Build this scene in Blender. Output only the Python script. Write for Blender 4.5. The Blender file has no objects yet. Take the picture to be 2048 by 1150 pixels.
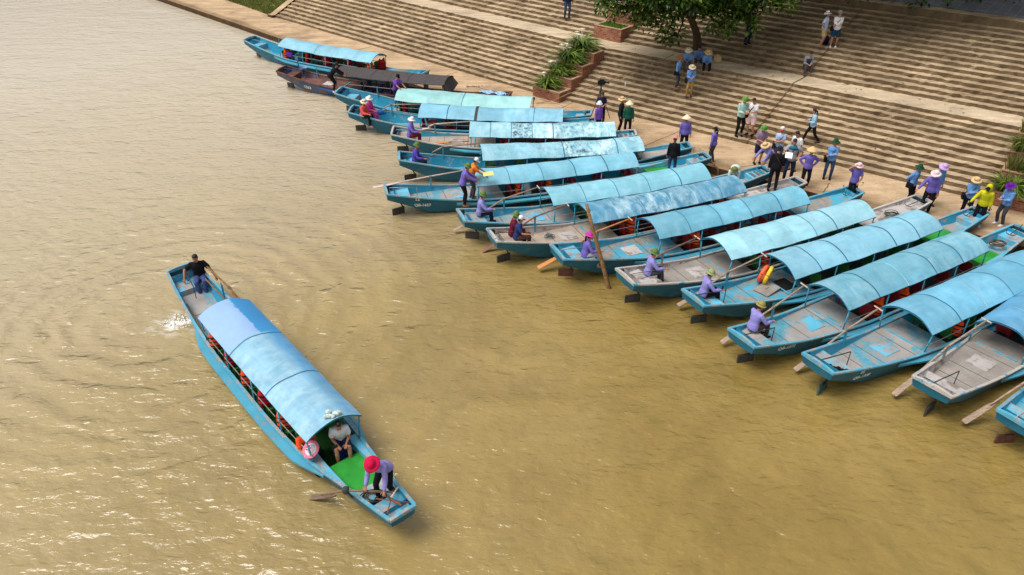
import bpy, bmesh, math, random
from mathutils import Vector, Matrix, Quaternion
random.seed(7)
rad = math.radians
sc = bpy.context.scene
col = sc.collection
V = Vector

# ------------------------------------------------------------------ colours
def lin(c):
    c = c / 255.0
    return c / 12.92 if c <= 0.04045 else ((c + 0.055) / 1.055) ** 2.4
def rgb(r, g, b): return (lin(r), lin(g), lin(b), 1.0)

# ------------------------------------------------------------------ materials
class NT:
    """small helper for node materials"""
    def __init__(self, name):
        self.m = bpy.data.materials.new(name); self.m.use_nodes = True
        self.t = self.m.node_tree; self.n = self.t.nodes; self.n.clear()
        self.out = self.n.new('ShaderNodeOutputMaterial')
        self.b = self.n.new('ShaderNodeBsdfPrincipled')
        self.t.links.new(self.b.outputs[0], self.out.inputs[0])
    def node(self, typ, **kw):
        n = self.n.new(typ)
        for k, v in kw.items(): setattr(n, k, v)
        return n
    def link(self, a, b): self.t.links.new(a, b)
    def set(self, n, i, v):
        if hasattr(v, 'is_output') or isinstance(v, bpy.types.NodeSocket): self.link(v, n.inputs[i])
        else: n.inputs[i].default_value = v
    def coords(self, kind='Object', scale=(1, 1, 1), rot=(0, 0, 0), off=(0, 0, 0)):
        tc = self.node('ShaderNodeTexCoord'); mp = self.node('ShaderNodeMapping')
        self.link(tc.outputs[kind], mp.inputs[0])
        mp.inputs['Location'].default_value = off; mp.inputs['Rotation'].default_value = rot; mp.inputs['Scale'].default_value = scale
        return mp.outputs[0]
    def noise(self, vec, scale, detail=4, rough=0.55, dist=0.0):
        n = self.node('ShaderNodeTexNoise'); self.link(vec, n.inputs['Vector'])
        n.inputs['Scale'].default_value = scale; n.inputs['Detail'].default_value = detail
        n.inputs['Roughness'].default_value = rough; n.inputs['Distortion'].default_value = dist
        return n.outputs['Fac']
    def ramp(self, fac, lo, hi, a=0.0, b=1.0):
        n = self.node('ShaderNodeMapRange'); n.clamp = True
        self.set(n, 0, fac); n.inputs[1].default_value = lo; n.inputs[2].default_value = hi
        n.inputs[3].default_value = a; n.inputs[4].default_value = b
        return n.outputs[0]
    def mix(self, fac, a, b, blend='MIX'):
        n = self.node('ShaderNodeMix', data_type='RGBA', blend_type=blend)
        self.set(n, 0, fac); self.set(n, 6, a); self.set(n, 7, b)
        return n.outputs[2]
    def math(self, op, a, b=0.0):
        n = self.node('ShaderNodeMath', operation=op); self.set(n, 0, a); self.set(n, 1, b)
        return n.outputs[0]
    def attr(self, name):
        n = self.node('ShaderNodeAttribute'); n.attribute_name = name
        return n
    def sep(self, v):
        n = self.node('ShaderNodeSeparateXYZ'); self.link(v, n.inputs[0]); return n.outputs
    def bump(self, h, strength=0.3, dist=0.02):
        n = self.node('ShaderNodeBump'); n.inputs['Strength'].default_value = strength; n.inputs['Distance'].default_value = dist
        self.link(h, n.inputs['Height']); self.link(n.outputs[0], self.b.inputs['Normal']); return n
    def base(self, c, rough=0.6, spec=0.4, metal=0.0):
        self.set(self.b, 'Base Color', c); self.set(self.b, 'Roughness', rough)
        self.b.inputs['Specular IOR Level'].default_value = spec; self.b.inputs['Metallic'].default_value = metal
        return self.m

MATS = {}
def cached(f):
    def g(*a):
        k = (f.__name__,) + a
        if k not in MATS: MATS[k] = f(*a)
        return MATS[k]
    return g

@cached
def m_plain(name, c, rough=0.6, var=0.25, scale=6.0, spec=0.4, metal=0.0):
    t = NT(name); v = t.coords()
    f = t.ramp(t.noise(v, scale, 5), 0.3, 0.7)
    dark = tuple(x * (1 - var) for x in c[:3]) + (1,); lite = tuple(min(1, x * (1 + var * .6)) for x in c[:3]) + (1,)
    return t.base(t.mix(f, dark, lite), rough, spec, metal)

@cached
def m_cloth(name, c):
    t = NT('cloth_' + name); v = t.coords()
    f = t.ramp(t.noise(v, 9.0, 4, .6, .6), 0.32, 0.68)
    dark = tuple(x * .72 for x in c[:3]) + (1,)
    m = t.base(t.mix(f, dark, c), 0.9, 0.15)
    t.bump(t.noise(v, 14.0, 3, .5, .8), 0.5, 0.03)
    return m

@cached
def m_paint(name, c, wear, amount, rough=0.45, scale=2.2):
    """painted sheet metal worn through in patches"""
    t = NT('paint_' + name)
    oi = t.node('ShaderNodeObjectInfo')
    v0 = t.coords()
    ad = t.node('ShaderNodeVectorMath', operation='ADD'); t.link(v0, ad.inputs[0])
    cx = t.node('ShaderNodeCombineXYZ'); t.link(t.math('MULTIPLY', oi.outputs['Random'], 40.0), cx.inputs[0]); t.link(cx.outputs[0], ad.inputs[1])
    v = ad.outputs[0]
    f1 = t.noise(v, scale, 8, .68, .3)
    f2 = t.noise(v, scale * 6, 4, .6)
    w = t.ramp(t.math('ADD', f1, t.math('MULTIPLY', f2, .28)), .80 - amount * .42, .88 - amount * .36)
    tone = t.ramp(t.noise(v, 1.1, 4), .3, .7)
    cc = t.mix(tone, tuple(x * .78 for x in c[:3]) + (1,), tuple(min(1, x * 1.12) for x in c[:3]) + (1,))
    wd = t.mix(t.ramp(f2, .35, .65), tuple(x * .65 for x in wear[:3]) + (1,), wear)
    m = t.base(t.mix(w, cc, wd), rough, .4)
    t.bump(t.math('ADD', f2, t.math('MULTIPLY', w, -.4)), .18, .01)
    return m

def m_roof(name, c, chalk, stain, seed):
    """sheet roof: per-panel tint in the colour attribute (r tint, g stain, b chalk)"""
    t = NT('roof_' + name); l_ = .3 * c[0] + .5 * c[1] + .2 * c[2]; c = tuple(lerp(x, l_, .20) * k_ for x, k_ in zip(c[:3], (.88, .93, .88))) + (1,)
    v = t.coords(off=(seed * 7.3, seed * 3.1, 0)); a = t.attr('Col'); s = t.node('ShaderNodeSeparateColor'); t.link(a.outputs['Color'], s.inputs[0])
    vs = t.coords(scale=(1.5, .8, 1), off=(seed * 5, 0, 0))
    vt = t.coords(scale=(.5, 2.6, 1), off=(seed * 9, 3, 0))
    n1 = t.noise(v, 1.1, 8, .62, .6); n2 = t.noise(vs, 2.2, 7, .66, .5); n3 = t.noise(v, 14, 5, .68); n4 = t.noise(vt, 2.6, 7, .66, .4); n5 = t.noise(v, 5.0, 6, .7, .3)
    tone = t.ramp(n1, .3, .7)
    c0 = t.mix(tone, tuple(x * .80 for x in c[:3]) + (1,), tuple(min(1, x * 1.12 + .02) for x in c[:3]) + (1,))
    c0 = t.mix(t.ramp(n4, .45, .75, 0, .34), c0, tuple(x * .52 for x in c[:3]) + (1,))
    c0 = t.mix(t.ramp(n3, .52, .74, 0, .25), c0, tuple(x * .6 for x in c[:3]) + (1,))
    ch = t.ramp(t.math('ADD', n2, t.math('MULTIPLY', n3, .22)), .52, .90)
    c1 = t.mix(t.math('MULTIPLY', ch, t.math('MULTIPLY', s.outputs[2], chalk * 2)), c0, rgb(206, 232, 238))
    # scratches through the paint
    sc1 = t.ramp(t.noise(t.coords(scale=(.5, 5, 1), off=(seed, 8, 0)), 5.5, 3, .5, .4), .70, .73, 0, .5)
    c1 = t.mix(t.math('MULTIPLY', sc1, t.ramp(n5, .5, .6)), c1, rgb(34, 92, 120))
    sv = t.math('ADD', t.math('MULTIPLY', n5, .65), t.math('ADD', t.math('MULTIPLY', n1, .25), t.math('MULTIPLY', n3, .25)))
    st = t.math('SUBTRACT', t.math('ADD', sv, t.math('MULTIPLY', s.outputs[1], .24 * min(1, stain * 1.05))), .70)
    st = t.ramp(st, -.03, .11)
    c2 = t.mix(t.math('MULTIPLY', st, t.math('MULTIPLY', s.outputs[1], min(1.9, stain * 2))), c1, rgb(56, 92, 106))
    if name == 'X':
        # darker blue strip along the far side of the first panel, ragged at its edge
        p = t.sep(t.coords()); q = t.math('ADD', p[1], t.math('MULTIPLY', t.math('SUBTRACT', n5, .5), .35))
        f = t.math('MULTIPLY', t.ramp(q, .16, .20), t.ramp(p[0], 5.40, 5.44, 1, .0))
        g = t.math('MULTIPLY', t.ramp(t.math('ADD', q, t.math('MULTIPLY', n2, .4)), .38, .62), t.ramp(p[0], 5.4, 9.6, .75, .35))
        c2 = t.mix(t.math('MAXIMUM', f, g), c2, rgb(58, 140, 196))
        c2 = t.mix(t.math('MULTIPLY', t.ramp(p[0], 5.40, 5.44, 1, 0), t.ramp(q, .16, .20, .7, 0)), c2, rgb(150, 178, 224))
    tint = t.ramp(s.outputs[0], 0, 1, .78, 1.16)
    mul = t.node('ShaderNodeVectorMath', operation='SCALE'); t.link(c2, mul.inputs[0]); t.link(tint, mul.inputs['Scale'])
    m = t.base(mul.outputs[0], t.ramp(n1, .3, .7, .45, .68), .35)
    t.bump(t.math('ADD', n3, t.math('MULTIPLY', n1, 2.0)), .2, .02)
    return m

@cached
def m_tread(name, c):
    """worn bare metal deck plate with a raised lozenge pattern"""
    t = NT('plate_' + name); v = t.coords()
    vr = t.coords(rot=(0, 0, rad(45)))
    br = t.node('ShaderNodeTexBrick'); t.link(vr, br.inputs['Vector'])
    br.inputs['Scale'].default_value = 6.5; br.inputs['Mortar Size'].default_value = .05; br.inputs['Brick Width'].default_value = .9; br.inputs['Row Height'].default_value = .45
    n = t.noise(v, 2.0, 7, .65); n3 = t.noise(v, 18, 4)
    cc = t.mix(t.ramp(n, .3, .72), tuple(x * .6 for x in c[:3]) + (1,), c)
    cc = t.mix(t.math('MULTIPLY', br.outputs['Fac'], .45), cc, tuple(x * .5 for x in c[:3]) + (1,))
    m = t.base(cc, t.ramp(n3, .3, .7, .42, .62), .5, .15)
    t.bump(t.math('SUBTRACT', n3, br.outputs['Fac']), .3, .01)
    return m

def m_concrete(name, kind):
    t = NT('concrete_' + name)
    vw = t.coords()
    vl = t.coords(rot=(0, 0, rad(38)), scale=(.28, 1.6, 1))
    n1 = t.noise(vl, 1.4, 8, .68, .4); n2 = t.noise(vw, .55, 7, .65); n3 = t.noise(vw, 11, 5, .7); n4 = t.noise(vw, 2.7, 6, .7)
    if kind == 'steps':
        a, b, d = rgb(146, 122, 94), rgb(218, 194, 160), rgb(108, 90, 66)
    else:
        a, b, d = rgb(168, 140, 108), rgb(214, 184, 148), rgb(118, 94, 66)
    c = t.mix(t.ramp(n1, .32, .66), a, b)
    c = t.mix(t.ramp(n2, .46, .70, 0, .62), c, d)
    c = t.mix(t.ramp(n3, .30, .52, .34, 0), c, d)
    c = t.mix(t.ramp(n4, .58, .78, 0, .4), c, rgb(208, 196, 176))
    br = t.node('ShaderNodeTexBrick'); t.link(t.coords(rot=(0, 0, rad(37.2)), off=(0, .11, 0)), br.inputs['Vector']); br.inputs['Scale'].default_value = 1.0; br.inputs['Brick Width'].default_value = 2.7; br.inputs['Row Height'].default_value = .37 if kind == 'steps' else 3.6; br.inputs['Mortar Size'].default_value = .004
    br.inputs['Color1'].default_value = (.60, .60, .60, 1); br.inputs['Color2'].default_value = (1.12, 1.10, 1.06, 1); br.inputs['Mortar'].default_value = (.45, .42, .38, 1)
    c = t.mix(.42 if kind == 'steps' else .22, c, t.mix(1.0, c, br.outputs['Color'], 'MULTIPLY'))
    if kind != 'steps':
        wet = t.math('ADD', t.attr('Col').outputs['Fac'], t.math('MULTIPLY', t.math('SUBTRACT', n2, .5), .9)); c = t.mix(t.ramp(wet, .35, .75, 0, .6), c, rgb(112, 86, 58))
    g = t.node('ShaderNodeNewGeometry'); nz = t.sep(g.outputs['True Normal'])[2]
    pz = t.sep(g.outputs['Position'])
    if kind == 'steps':
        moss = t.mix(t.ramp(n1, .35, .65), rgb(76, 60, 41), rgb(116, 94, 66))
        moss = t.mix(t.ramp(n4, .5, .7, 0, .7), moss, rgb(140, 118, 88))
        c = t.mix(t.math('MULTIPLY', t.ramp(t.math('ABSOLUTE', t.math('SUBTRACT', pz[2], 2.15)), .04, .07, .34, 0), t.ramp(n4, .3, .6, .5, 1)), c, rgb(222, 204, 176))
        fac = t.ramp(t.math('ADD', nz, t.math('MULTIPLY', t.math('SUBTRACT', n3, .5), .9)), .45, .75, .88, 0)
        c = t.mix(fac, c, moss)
        # painted tree shade and moss darken the upper flight; greenish grime and weed patches
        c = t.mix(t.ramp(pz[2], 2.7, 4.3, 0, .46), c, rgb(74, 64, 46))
        gr = t.ramp(t.math('ADD', n4, t.math('MULTIPLY', n1, .5)), .90, 1.0, 0, .55)
        c = t.mix(gr, c, rgb(86, 88, 40))
    else:
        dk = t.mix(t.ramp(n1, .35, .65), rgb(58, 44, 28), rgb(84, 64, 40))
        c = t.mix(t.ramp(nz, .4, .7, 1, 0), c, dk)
    m = t.base(c, .9, .2)
    t.bump(t.math('ADD', n3, t.math('MULTIPLY', n4, .6)), .35, .03)
    return m

@cached
def m_brick():
    t = NT('red_brick'); tc = t.node('ShaderNodeTexCoord')
    br = t.node('ShaderNodeTexBrick'); t.link(tc.outputs['UV'], br.inputs['Vector'])
    br.inputs['Scale'].default_value = 1.0; br.inputs['Brick Width'].default_value = .24; br.inputs['Row Height'].default_value = .085
    br.inputs['Mortar Size'].default_value = .009; br.inputs['Color1'].default_value = rgb(116, 62, 48); br.inputs['Color2'].default_value = rgb(158, 96, 74); br.inputs['Mortar'].default_value = rgb(150, 128, 104)
    v = t.coords(); n = t.noise(v, 3.2, 7, .7); n2 = t.noise(v, 12, 4)
    c = t.mix(t.ramp(n, .52, .74, 0, .8), br.outputs['Color'], rgb(176, 150, 120))
    c = t.mix(t.ramp(n2, .55, .75, 0, .6), c, rgb(84, 46, 34))
    m = t.base(c, .9, .2); t.bump(t.math('SUBTRACT', n2, br.outputs['Fac']), .4, .02)
    return m

@cached
def m_ground(name, a, b, d):
    t = NT('ground_' + name); v = t.coords(); n = t.noise(v, 1.6, 8, .7); n2 = t.noise(v, 14, 5, .7)
    c = t.mix(t.ramp(n, .35, .65), a, b); c = t.mix(t.ramp(n2, .45, .7, 0, .7), c, d)
    m = t.base(c, .95, .1); t.bump(n2, .5, .05); return m

@cached
def m_leaf(name, a, b, gloss=.45):
    t = NT('leaf_' + name); at = t.attr('Col'); s = t.node('ShaderNodeSeparateColor'); t.link(at.outputs['Color'], s.inputs[0])
    c = t.mix(s.outputs[0], a, b); t.base(c, gloss, .4)
    tr = t.node('ShaderNodeBsdfTranslucent'); t.link(c, tr.inputs[0])
    mx = t.node('ShaderNodeMixShader'); mx.inputs[0].default_value = .3
    t.link(t.b.outputs[0], mx.inputs[1]); t.link(tr.outputs[0], mx.inputs[2]); t.link(mx.outputs[0], t.out.inputs[0])
    return t.m

@cached
def m_wood(name, a, b):
    t = NT('wood_' + name); v = t.coords(scale=(1, 9, 9)); n = t.noise(v, 2.2, 6, .65, .4)
    m = t.base(t.mix(t.ramp(n, .3, .7), a, b), .75, .25); t.bump(n, .3, .01); return m

@cached
def m_bark():
    t = NT('bark'); v = t.coords(scale=(3, 3, .8)); n = t.noise(v, 3.5, 7, .7, .5)
    m = t.base(t.mix(t.ramp(n, .3, .7), rgb(48, 38, 28), rgb(108, 92, 72)), .95, .1); t.bump(n, .8, .06); return m

@cached
def m_straw(name, c):
    t = NT('straw_' + name); v = t.coords()
    w = t.node('ShaderNodeTexWave', wave_type='RINGS', rings_direction='Z'); t.link(v, w.inputs['Vector']); w.inputs['Scale'].default_value = 22; w.inputs['Distortion'].default_value = 1.2
    n = t.noise(v, 20, 4)
    c2 = tuple(x * .62 for x in c[:3]) + (1,)
    m = t.base(t.mix(t.math('MULTIPLY', w.outputs['Fac'], t.ramp(n, .3, .7)), c, c2), .85, .2); t.bump(w.outputs['Fac'], .3, .01); return m

# ------------------------------------------------------------------ mesh builder
class MB:
    def __init__(self): self.v = []; self.f = []; self.m = []; self.c = None; self.uv = None; self.s = []
    def add(self, vs, fs, mat=0, smooth=False):
        o = len(self.v); self.v += [tuple(p) for p in vs]
        for q in fs: self.f.append([i + o for i in q]); self.m.append(mat); self.s.append(smooth)
        return o
    def box(self, x0, x1, y0, y1, z0, z1, mat=0, M=None):
        vs = [V((x, y, z)) for z in (z0, z1) for y in (y0, y1) for x in (x0, x1)]
        if M is not None: vs = [M @ p for p in vs]
        self.add(vs, [(0, 2, 3, 1), (4, 5, 7, 6), (0, 1, 5, 4), (2, 6, 7, 3), (0, 4, 6, 2), (1, 3, 7, 5)], mat)
    def bar(self, a, b, w, h, mat=0, up=(0, 0, 1)):
        a, b = V(a), V(b); d = b - a; L = d.length
        if L < 1e-6: return
        x = d.normalized(); u = V(up)
        if abs(x.dot(u)) > .98: u = V((1, 0, 0))
        y = u.cross(x).normalized(); z = x.cross(y)
        M = Matrix((x, y, z)).transposed().to_4x4(); M.translation = a
        self.box(0, L, -w / 2, w / 2, -h / 2, h / 2, mat, M)
    def tube(self, pts, r, n=8, mat=0, smooth=True, cap=True):
        pts = [V(p) for p in pts]; k = len(pts)
        rs = r if isinstance(r, (list, tuple)) else [r] * k
        t0 = (pts[1] - pts[0]).normalized(); u = V((0, 0, 1)) if abs(t0.z) < .9 else V((1, 0, 0))
        nx = (u - t0 * u.dot(t0)).normalized(); rings = []
        for i in range(k):
            t = (pts[min(i + 1, k - 1)] - pts[max(i - 1, 0)])
            t = t.normalized() if t.length > 1e-9 else t0
            nx = (nx - t * nx.dot(t)); nx = nx.normalized() if nx.length > 1e-6 else t.orthogonal().normalized()
            ny = t.cross(nx); q = rs[i]
            rx, ry = q if isinstance(q, (tuple, list)) else (q, q)
            rings.append([pts[i] + nx * (rx * math.cos(2 * math.pi * j / n)) + ny * (ry * math.sin(2 * math.pi * j / n)) for j in range(n)])
        self.loft(rings, mat, smooth, cap)
    def loft(self, rings, mat=0, smooth=True, cap=True, closed=True):
        n = len(rings[0]); vs = [p for r in rings for p in r]; fs = []
        for i in range(len(rings) - 1):
            for j in range(n if closed else n - 1):
                a = i * n + j; b = i * n + (j + 1) % n; fs.append((a, b, b + n, a + n))
        if cap:
            fs.append(tuple(range(n - 1, -1, -1))); o = (len(rings) - 1) * n; fs.append(tuple(range(o, o + n)))
        self.add(vs, fs, mat, smooth)
    def sphere(self, c, r, n=10, m=6, mat=0, M=None):
        c = V(c); rx, ry, rz = r if isinstance(r, (tuple, list)) else (r, r, r)
        rings = []
        for i in range(m + 1):
            th = math.pi * (i + .001) / (m + .002)
            ring = []
            for j in range(n):
                p = V((rx * math.sin(th) * math.cos(2 * math.pi * j / n), ry * math.sin(th) * math.sin(2 * math.pi * j / n), -rz * math.cos(th)))
                ring.append(c + (M @ p if M is not None else p))
            rings.append(ring)
        self.loft(rings, mat)
    def lathe(self, prof, n=16, mat=0, M=None, wob=None):
        rings = []
        for (r, z) in prof:
            ring = []
            for j in range(n):
                a = 2 * math.pi * j / n; dz = wob(a, r) if wob else 0
                p = V((r * math.cos(a), r * math.sin(a), z + dz)); ring.append(M @ p if M is not None else p)
            rings.append(ring)
        self.loft(rings, mat)
    def grid(self, P, mat=0, smooth=True):
        r = len(P); c = len(P[0]); self.add([p for q in P for p in q], [(i * c + j, i * c + j + 1, (i + 1) * c + j + 1, (i + 1) * c + j) for i in range(r - 1) for j in range(c - 1)], mat, smooth)
    def build(self, name, mats, parent=None, loc=None, rotz=0.0):
        me = bpy.data.meshes.new(name); me.from_pydata(self.v, [], self.f)
        for m in (mats if isinstance(mats, (list, tuple)) else [mats]): me.materials.append(m)
        me.polygons.foreach_set('material_index', self.m); me.polygons.foreach_set('use_smooth', self.s)
        if self.c is not None:
            at = me.color_attributes.new('Col', 'FLOAT_COLOR', 'POINT')
            at.data.foreach_set('color', [x for q in self.c for x in q])
        if self.uv:
            l = me.uv_layers.new(name='UVMap'); k = 0
            for p in me.polygons:
                for li in p.loop_indices: l.data[li].uv = self.uv(me.vertices[me.loops[li].vertex_index].co, p.normal)
        me.update()
        o = bpy.data.objects.new(name, me); col.objects.link(o)
        if parent is not None: o.parent = parent
        if loc is not None: o.location = loc; o.rotation_euler = (0, 0, rotz)
        return o

def tag(o, label=None, cat=None, group=None, kind=None):
    if label: o['label'] = label
    if cat: o['category'] = cat
    if group: o['group'] = group
    if kind: o['kind'] = kind
    return o
def empty(name, loc, rz=0.0):
    o = bpy.data.objects.new(name, None); col.objects.link(o); o.location = loc; o.rotation_euler = (0, 0, rz); o.empty_display_size = .1
    return o
def lerp(a, b, t): return a + (b - a) * t
def curve(keys, x):
    """monotone smooth interpolation through (x, y) keys"""
    if x <= keys[0][0]: return keys[0][1]
    for i in range(len(keys) - 1):
        (x0, y0), (x1, y1) = keys[i], keys[i + 1]
        if x <= x1:
            t = (x - x0) / (x1 - x0); h = x1 - x0
            def sl(k):
                if k <= 0 or k >= len(keys) - 1:
                    k0, k1 = (0, 1) if k <= 0 else (len(keys) - 2, len(keys) - 1)
                    return (keys[k1][1] - keys[k0][1]) / (keys[k1][0] - keys[k0][0])
                a = (keys[k][1] - keys[k - 1][1]) / (keys[k][0] - keys[k - 1][0]); b = (keys[k + 1][1] - keys[k][1]) / (keys[k + 1][0] - keys[k][0])
                return 0 if a * b <= 0 else 2 * a * b / (a + b)
            m0, m1 = sl(i) * h, sl(i + 1) * h
            return (2 * t**3 - 3 * t * t + 1) * y0 + (t**3 - 2 * t * t + t) * m0 + (-2 * t**3 + 3 * t * t) * y1 + (t**3 - t * t) * m1
    return keys[-1][1]

# ------------------------------------------------------------------ camera, light, sky
cam = bpy.data.cameras.new('camera'); camo = bpy.data.objects.new('camera', cam); col.objects.link(camo)
camo.location = (0, 0, 13.0); camo.rotation_euler = (rad(90 - 33.02), 0, 0)
cam.sensor_width = 36; cam.lens = 36 * 1500 / 2048; cam.clip_end = 2000
sc.camera = camo
sc.view_settings.view_transform = 'Standard'; sc.view_settings.look = 'None'; sc.view_settings.exposure = 0
w = bpy.data.worlds.new('World'); sc.world = w; w.use_nodes = True
nt = w.node_tree; bg = nt.nodes['Background']
sky = nt.nodes.new('ShaderNodeTexSky'); sky.sky_type = 'NISHITA'; sky.sun_disc = False
SUN_EL, SUN_ROT = rad(63), rad(-112)
sky.sun_elevation = SUN_EL; sky.sun_rotation = SUN_ROT; sky.dust_density = 4.0; sky.air_density = 1.0
hs = nt.nodes.new('ShaderNodeHueSaturation'); hs.inputs['Saturation'].default_value = .22
nt.links.new(sky.outputs[0], hs.inputs['Color']); nt.links.new(hs.outputs[0], bg.inputs[0]); bg.inputs[1].default_value = 0.15
sun = bpy.data.lights.new('sun', 'SUN'); suno = bpy.data.objects.new('sun', sun); col.objects.link(suno)
sun.energy = 2.25; sun.angle = rad(32); sun.color = (1.0, .98, .95)
sd = V((math.cos(SUN_EL) * math.sin(SUN_ROT), math.cos(SUN_EL) * math.cos(SUN_ROT), math.sin(SUN_EL)))
suno.rotation_euler = sd.to_track_quat('Z', 'Y').to_euler(); suno.location = (0, 0, 40)

# ------------------------------------------------------------------ bank geometry
K = V((1.3, 37.75)); aR, aL = rad(-36.8), rad(-42.3)
dR = V((math.cos(aR), math.sin(aR))); nR = V((-dR.y, dR.x))
dL = V((math.cos(aL), math.sin(aL))); nL = V((-dL.y, dL.x))
mit = (nR + nL) / (1 + nR.dot(nL))
EL = V((-16.38, 53.86)); tR = 34.0
def prof_z(n):
    if n < 0: return .35
    if n < 3.74: return .35 + .15 * (int(n / .34) + 1)
    if n < 5.2: return 2.15
    if n < 10.8: return 2.15 + .15 * (int((n - 5.2) / .4) + 1)
    return 4.6
def bank_n(x, y):
    p = V((x, y)) - K
    return p.dot(nR) if p.dot(dR + dL) > 0 else p.dot(nL)

# ---- water: one sheet to the horizon
def water_material():
    t = NT('river_water'); v = t.coords()
    vs = t.coords(rot=(0, 0, rad(-10)), scale=(.66, 1.15, 1))
    big = t.noise(vs, .42, 3, .5, .6); mid = t.noise(vs, 1.5, 3, .5, .5); fin = t.noise(vs, 4.6, 3, .52, .35); tiny = t.noise(vs, 10.0, 2, .5, .4)
    # wake of the moving boat: curved ripples round its stern
    sx = t.sep(v)
    dx = t.math('SUBTRACT', sx[0], -10.6); dy = t.math('SUBTRACT', sx[1], 18.4)
    r = t.math('SQRT', t.math('ADD', t.math('MULTIPLY', dx, dx), t.math('MULTIPLY', dy, dy)))
    rr = t.math('ADD', r, t.math('ADD', t.math('MULTIPLY', big, 1.6), t.math('MULTIPLY', mid, .5)))
    ring = t.math('SINE', t.math('MULTIPLY', rr, 7.2))
    ring = t.math('MULTIPLY', ring, t.math('MULTIPLY', t.math('MULTIPLY', t.ramp(r, 1.0, 11.0, 1, 0), t.ramp(r, .6, 2.6)), t.ramp(mid, .22, .6, .25, 1)))
    # second wave train along the hull
    ex = t.math('ADD', t.math('MULTIPLY', sx[0], .55), t.math('MULTIPLY', sx[1], .83))
    hull_d = t.ramp(t.math('ABSOLUTE', t.math('SUBTRACT', t.math('ADD', t.math('MULTIPLY', dx, .76), t.math('MULTIPLY', dy, .64)), -1.2)), .2, 4.0, 1, 0)
    tr = t.math('MULTIPLY', t.math('SINE', t.math('ADD', t.math('MULTIPLY', ex, 9.0), t.math('MULTIPLY', mid, 9.0))), hull_d)
    h = t.math('ADD', t.math('MULTIPLY', big, .8), t.math('MULTIPLY', mid, .54))
    h = t.math('ADD', h, t.math('MULTIPLY', fin, .30)); h = t.math('ADD', h, t.math('MULTIPLY', tiny, .05))
    h = t.math('ADD', h, t.math('MULTIPLY', ring, .27)); h = t.math('ADD', h, t.math('MULTIPLY', tr, .05))
    c = t.mix(t.ramp(t.noise(v, .16, 5, .6, .8), .35, .65), rgb(131, 108, 54), rgb(157, 132, 73))
    c = t.mix(t.ramp(t.noise(v, .7, 5, .6, 1.2), .45, .75, 0, .45), c, rgb(112, 95, 46))
    # pale sky glare painted into the colour up river, paler tone towards the left
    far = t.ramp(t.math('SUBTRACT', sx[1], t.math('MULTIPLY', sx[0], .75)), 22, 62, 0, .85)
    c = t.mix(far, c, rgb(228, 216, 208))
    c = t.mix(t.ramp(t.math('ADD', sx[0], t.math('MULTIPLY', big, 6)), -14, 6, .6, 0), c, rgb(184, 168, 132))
    # foam churned up by the stern
    fx = t.math('MULTIPLY', t.math('SUBTRACT', sx[0], -9.9), .8); fy = t.math('SUBTRACT', sx[1], 18.1)
    fr = t.math('SQRT', t.math('ADD', t.math('MULTIPLY', fx, fx), t.math('MULTIPLY', fy, fy)))
    fm = t.math('MULTIPLY', t.ramp(t.math('ADD', t.math('MULTIPLY', fin, .6), t.math('MULTIPLY', mid, .5)), .50, .64), t.ramp(fr, .1, .85, 1, 0))
    c = t.mix(fm, c, rgb(236, 232, 224))
    # turbid body colour under a rippled, reflecting surface
    df = t.node('ShaderNodeBsdfDiffuse'); t.link(c, df.inputs[0])
    gl = t.node('ShaderNodeBsdfGlossy'); gl.inputs['Roughness'].default_value = .13
    fr_ = t.node('ShaderNodeFresnel'); fr_.inputs['IOR'].default_value = 1.62
    bp = t.node('ShaderNodeBump'); t.link(t.ramp(t.math('SUBTRACT', sx[1], t.math('MULTIPLY', sx[0], .5)), 14, 60, 1, .42), bp.inputs['Strength']); bp.inputs['Distance'].default_value = .20; t.link(h, bp.inputs['Height'])
    t.link(bp.outputs[0], gl.inputs['Normal']); t.link(bp.outputs[0], fr_.inputs['Normal'])
    b2 = t.node('ShaderNodeBump'); b2.inputs['Strength'].default_value = .62; b2.inputs['Distance'].default_value = .26; t.link(h, b2.inputs['Height']); t.link(b2.outputs[0], df.inputs['Normal'])
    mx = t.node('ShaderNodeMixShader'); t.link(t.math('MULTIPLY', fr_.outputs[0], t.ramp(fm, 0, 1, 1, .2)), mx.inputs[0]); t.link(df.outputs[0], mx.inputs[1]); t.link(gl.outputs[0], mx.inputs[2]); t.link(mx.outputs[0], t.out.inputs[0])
    return t.m
mb = MB(); N = 24
xs = [-400, -120, -60, -40] + [-30 + 4 * i for i in range(16)] + [45, 80, 160, 400]
ys = [-60, 0] + [6 + 4 * i for i in range(16)] + [90, 140, 220, 420]
mb.grid([[(x, y, 0) for x in xs] for y in ys])
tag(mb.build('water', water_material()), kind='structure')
mb = MB(); mb.grid([[(x, y, -2.2) for x in (-400, 400)] for y in (-60, 420)]); tag(mb.build('river_bed', m_ground('mud', rgb(110, 86, 50), rgb(130, 104, 64), rgb(90, 70, 40))), kind='structure')

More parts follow.
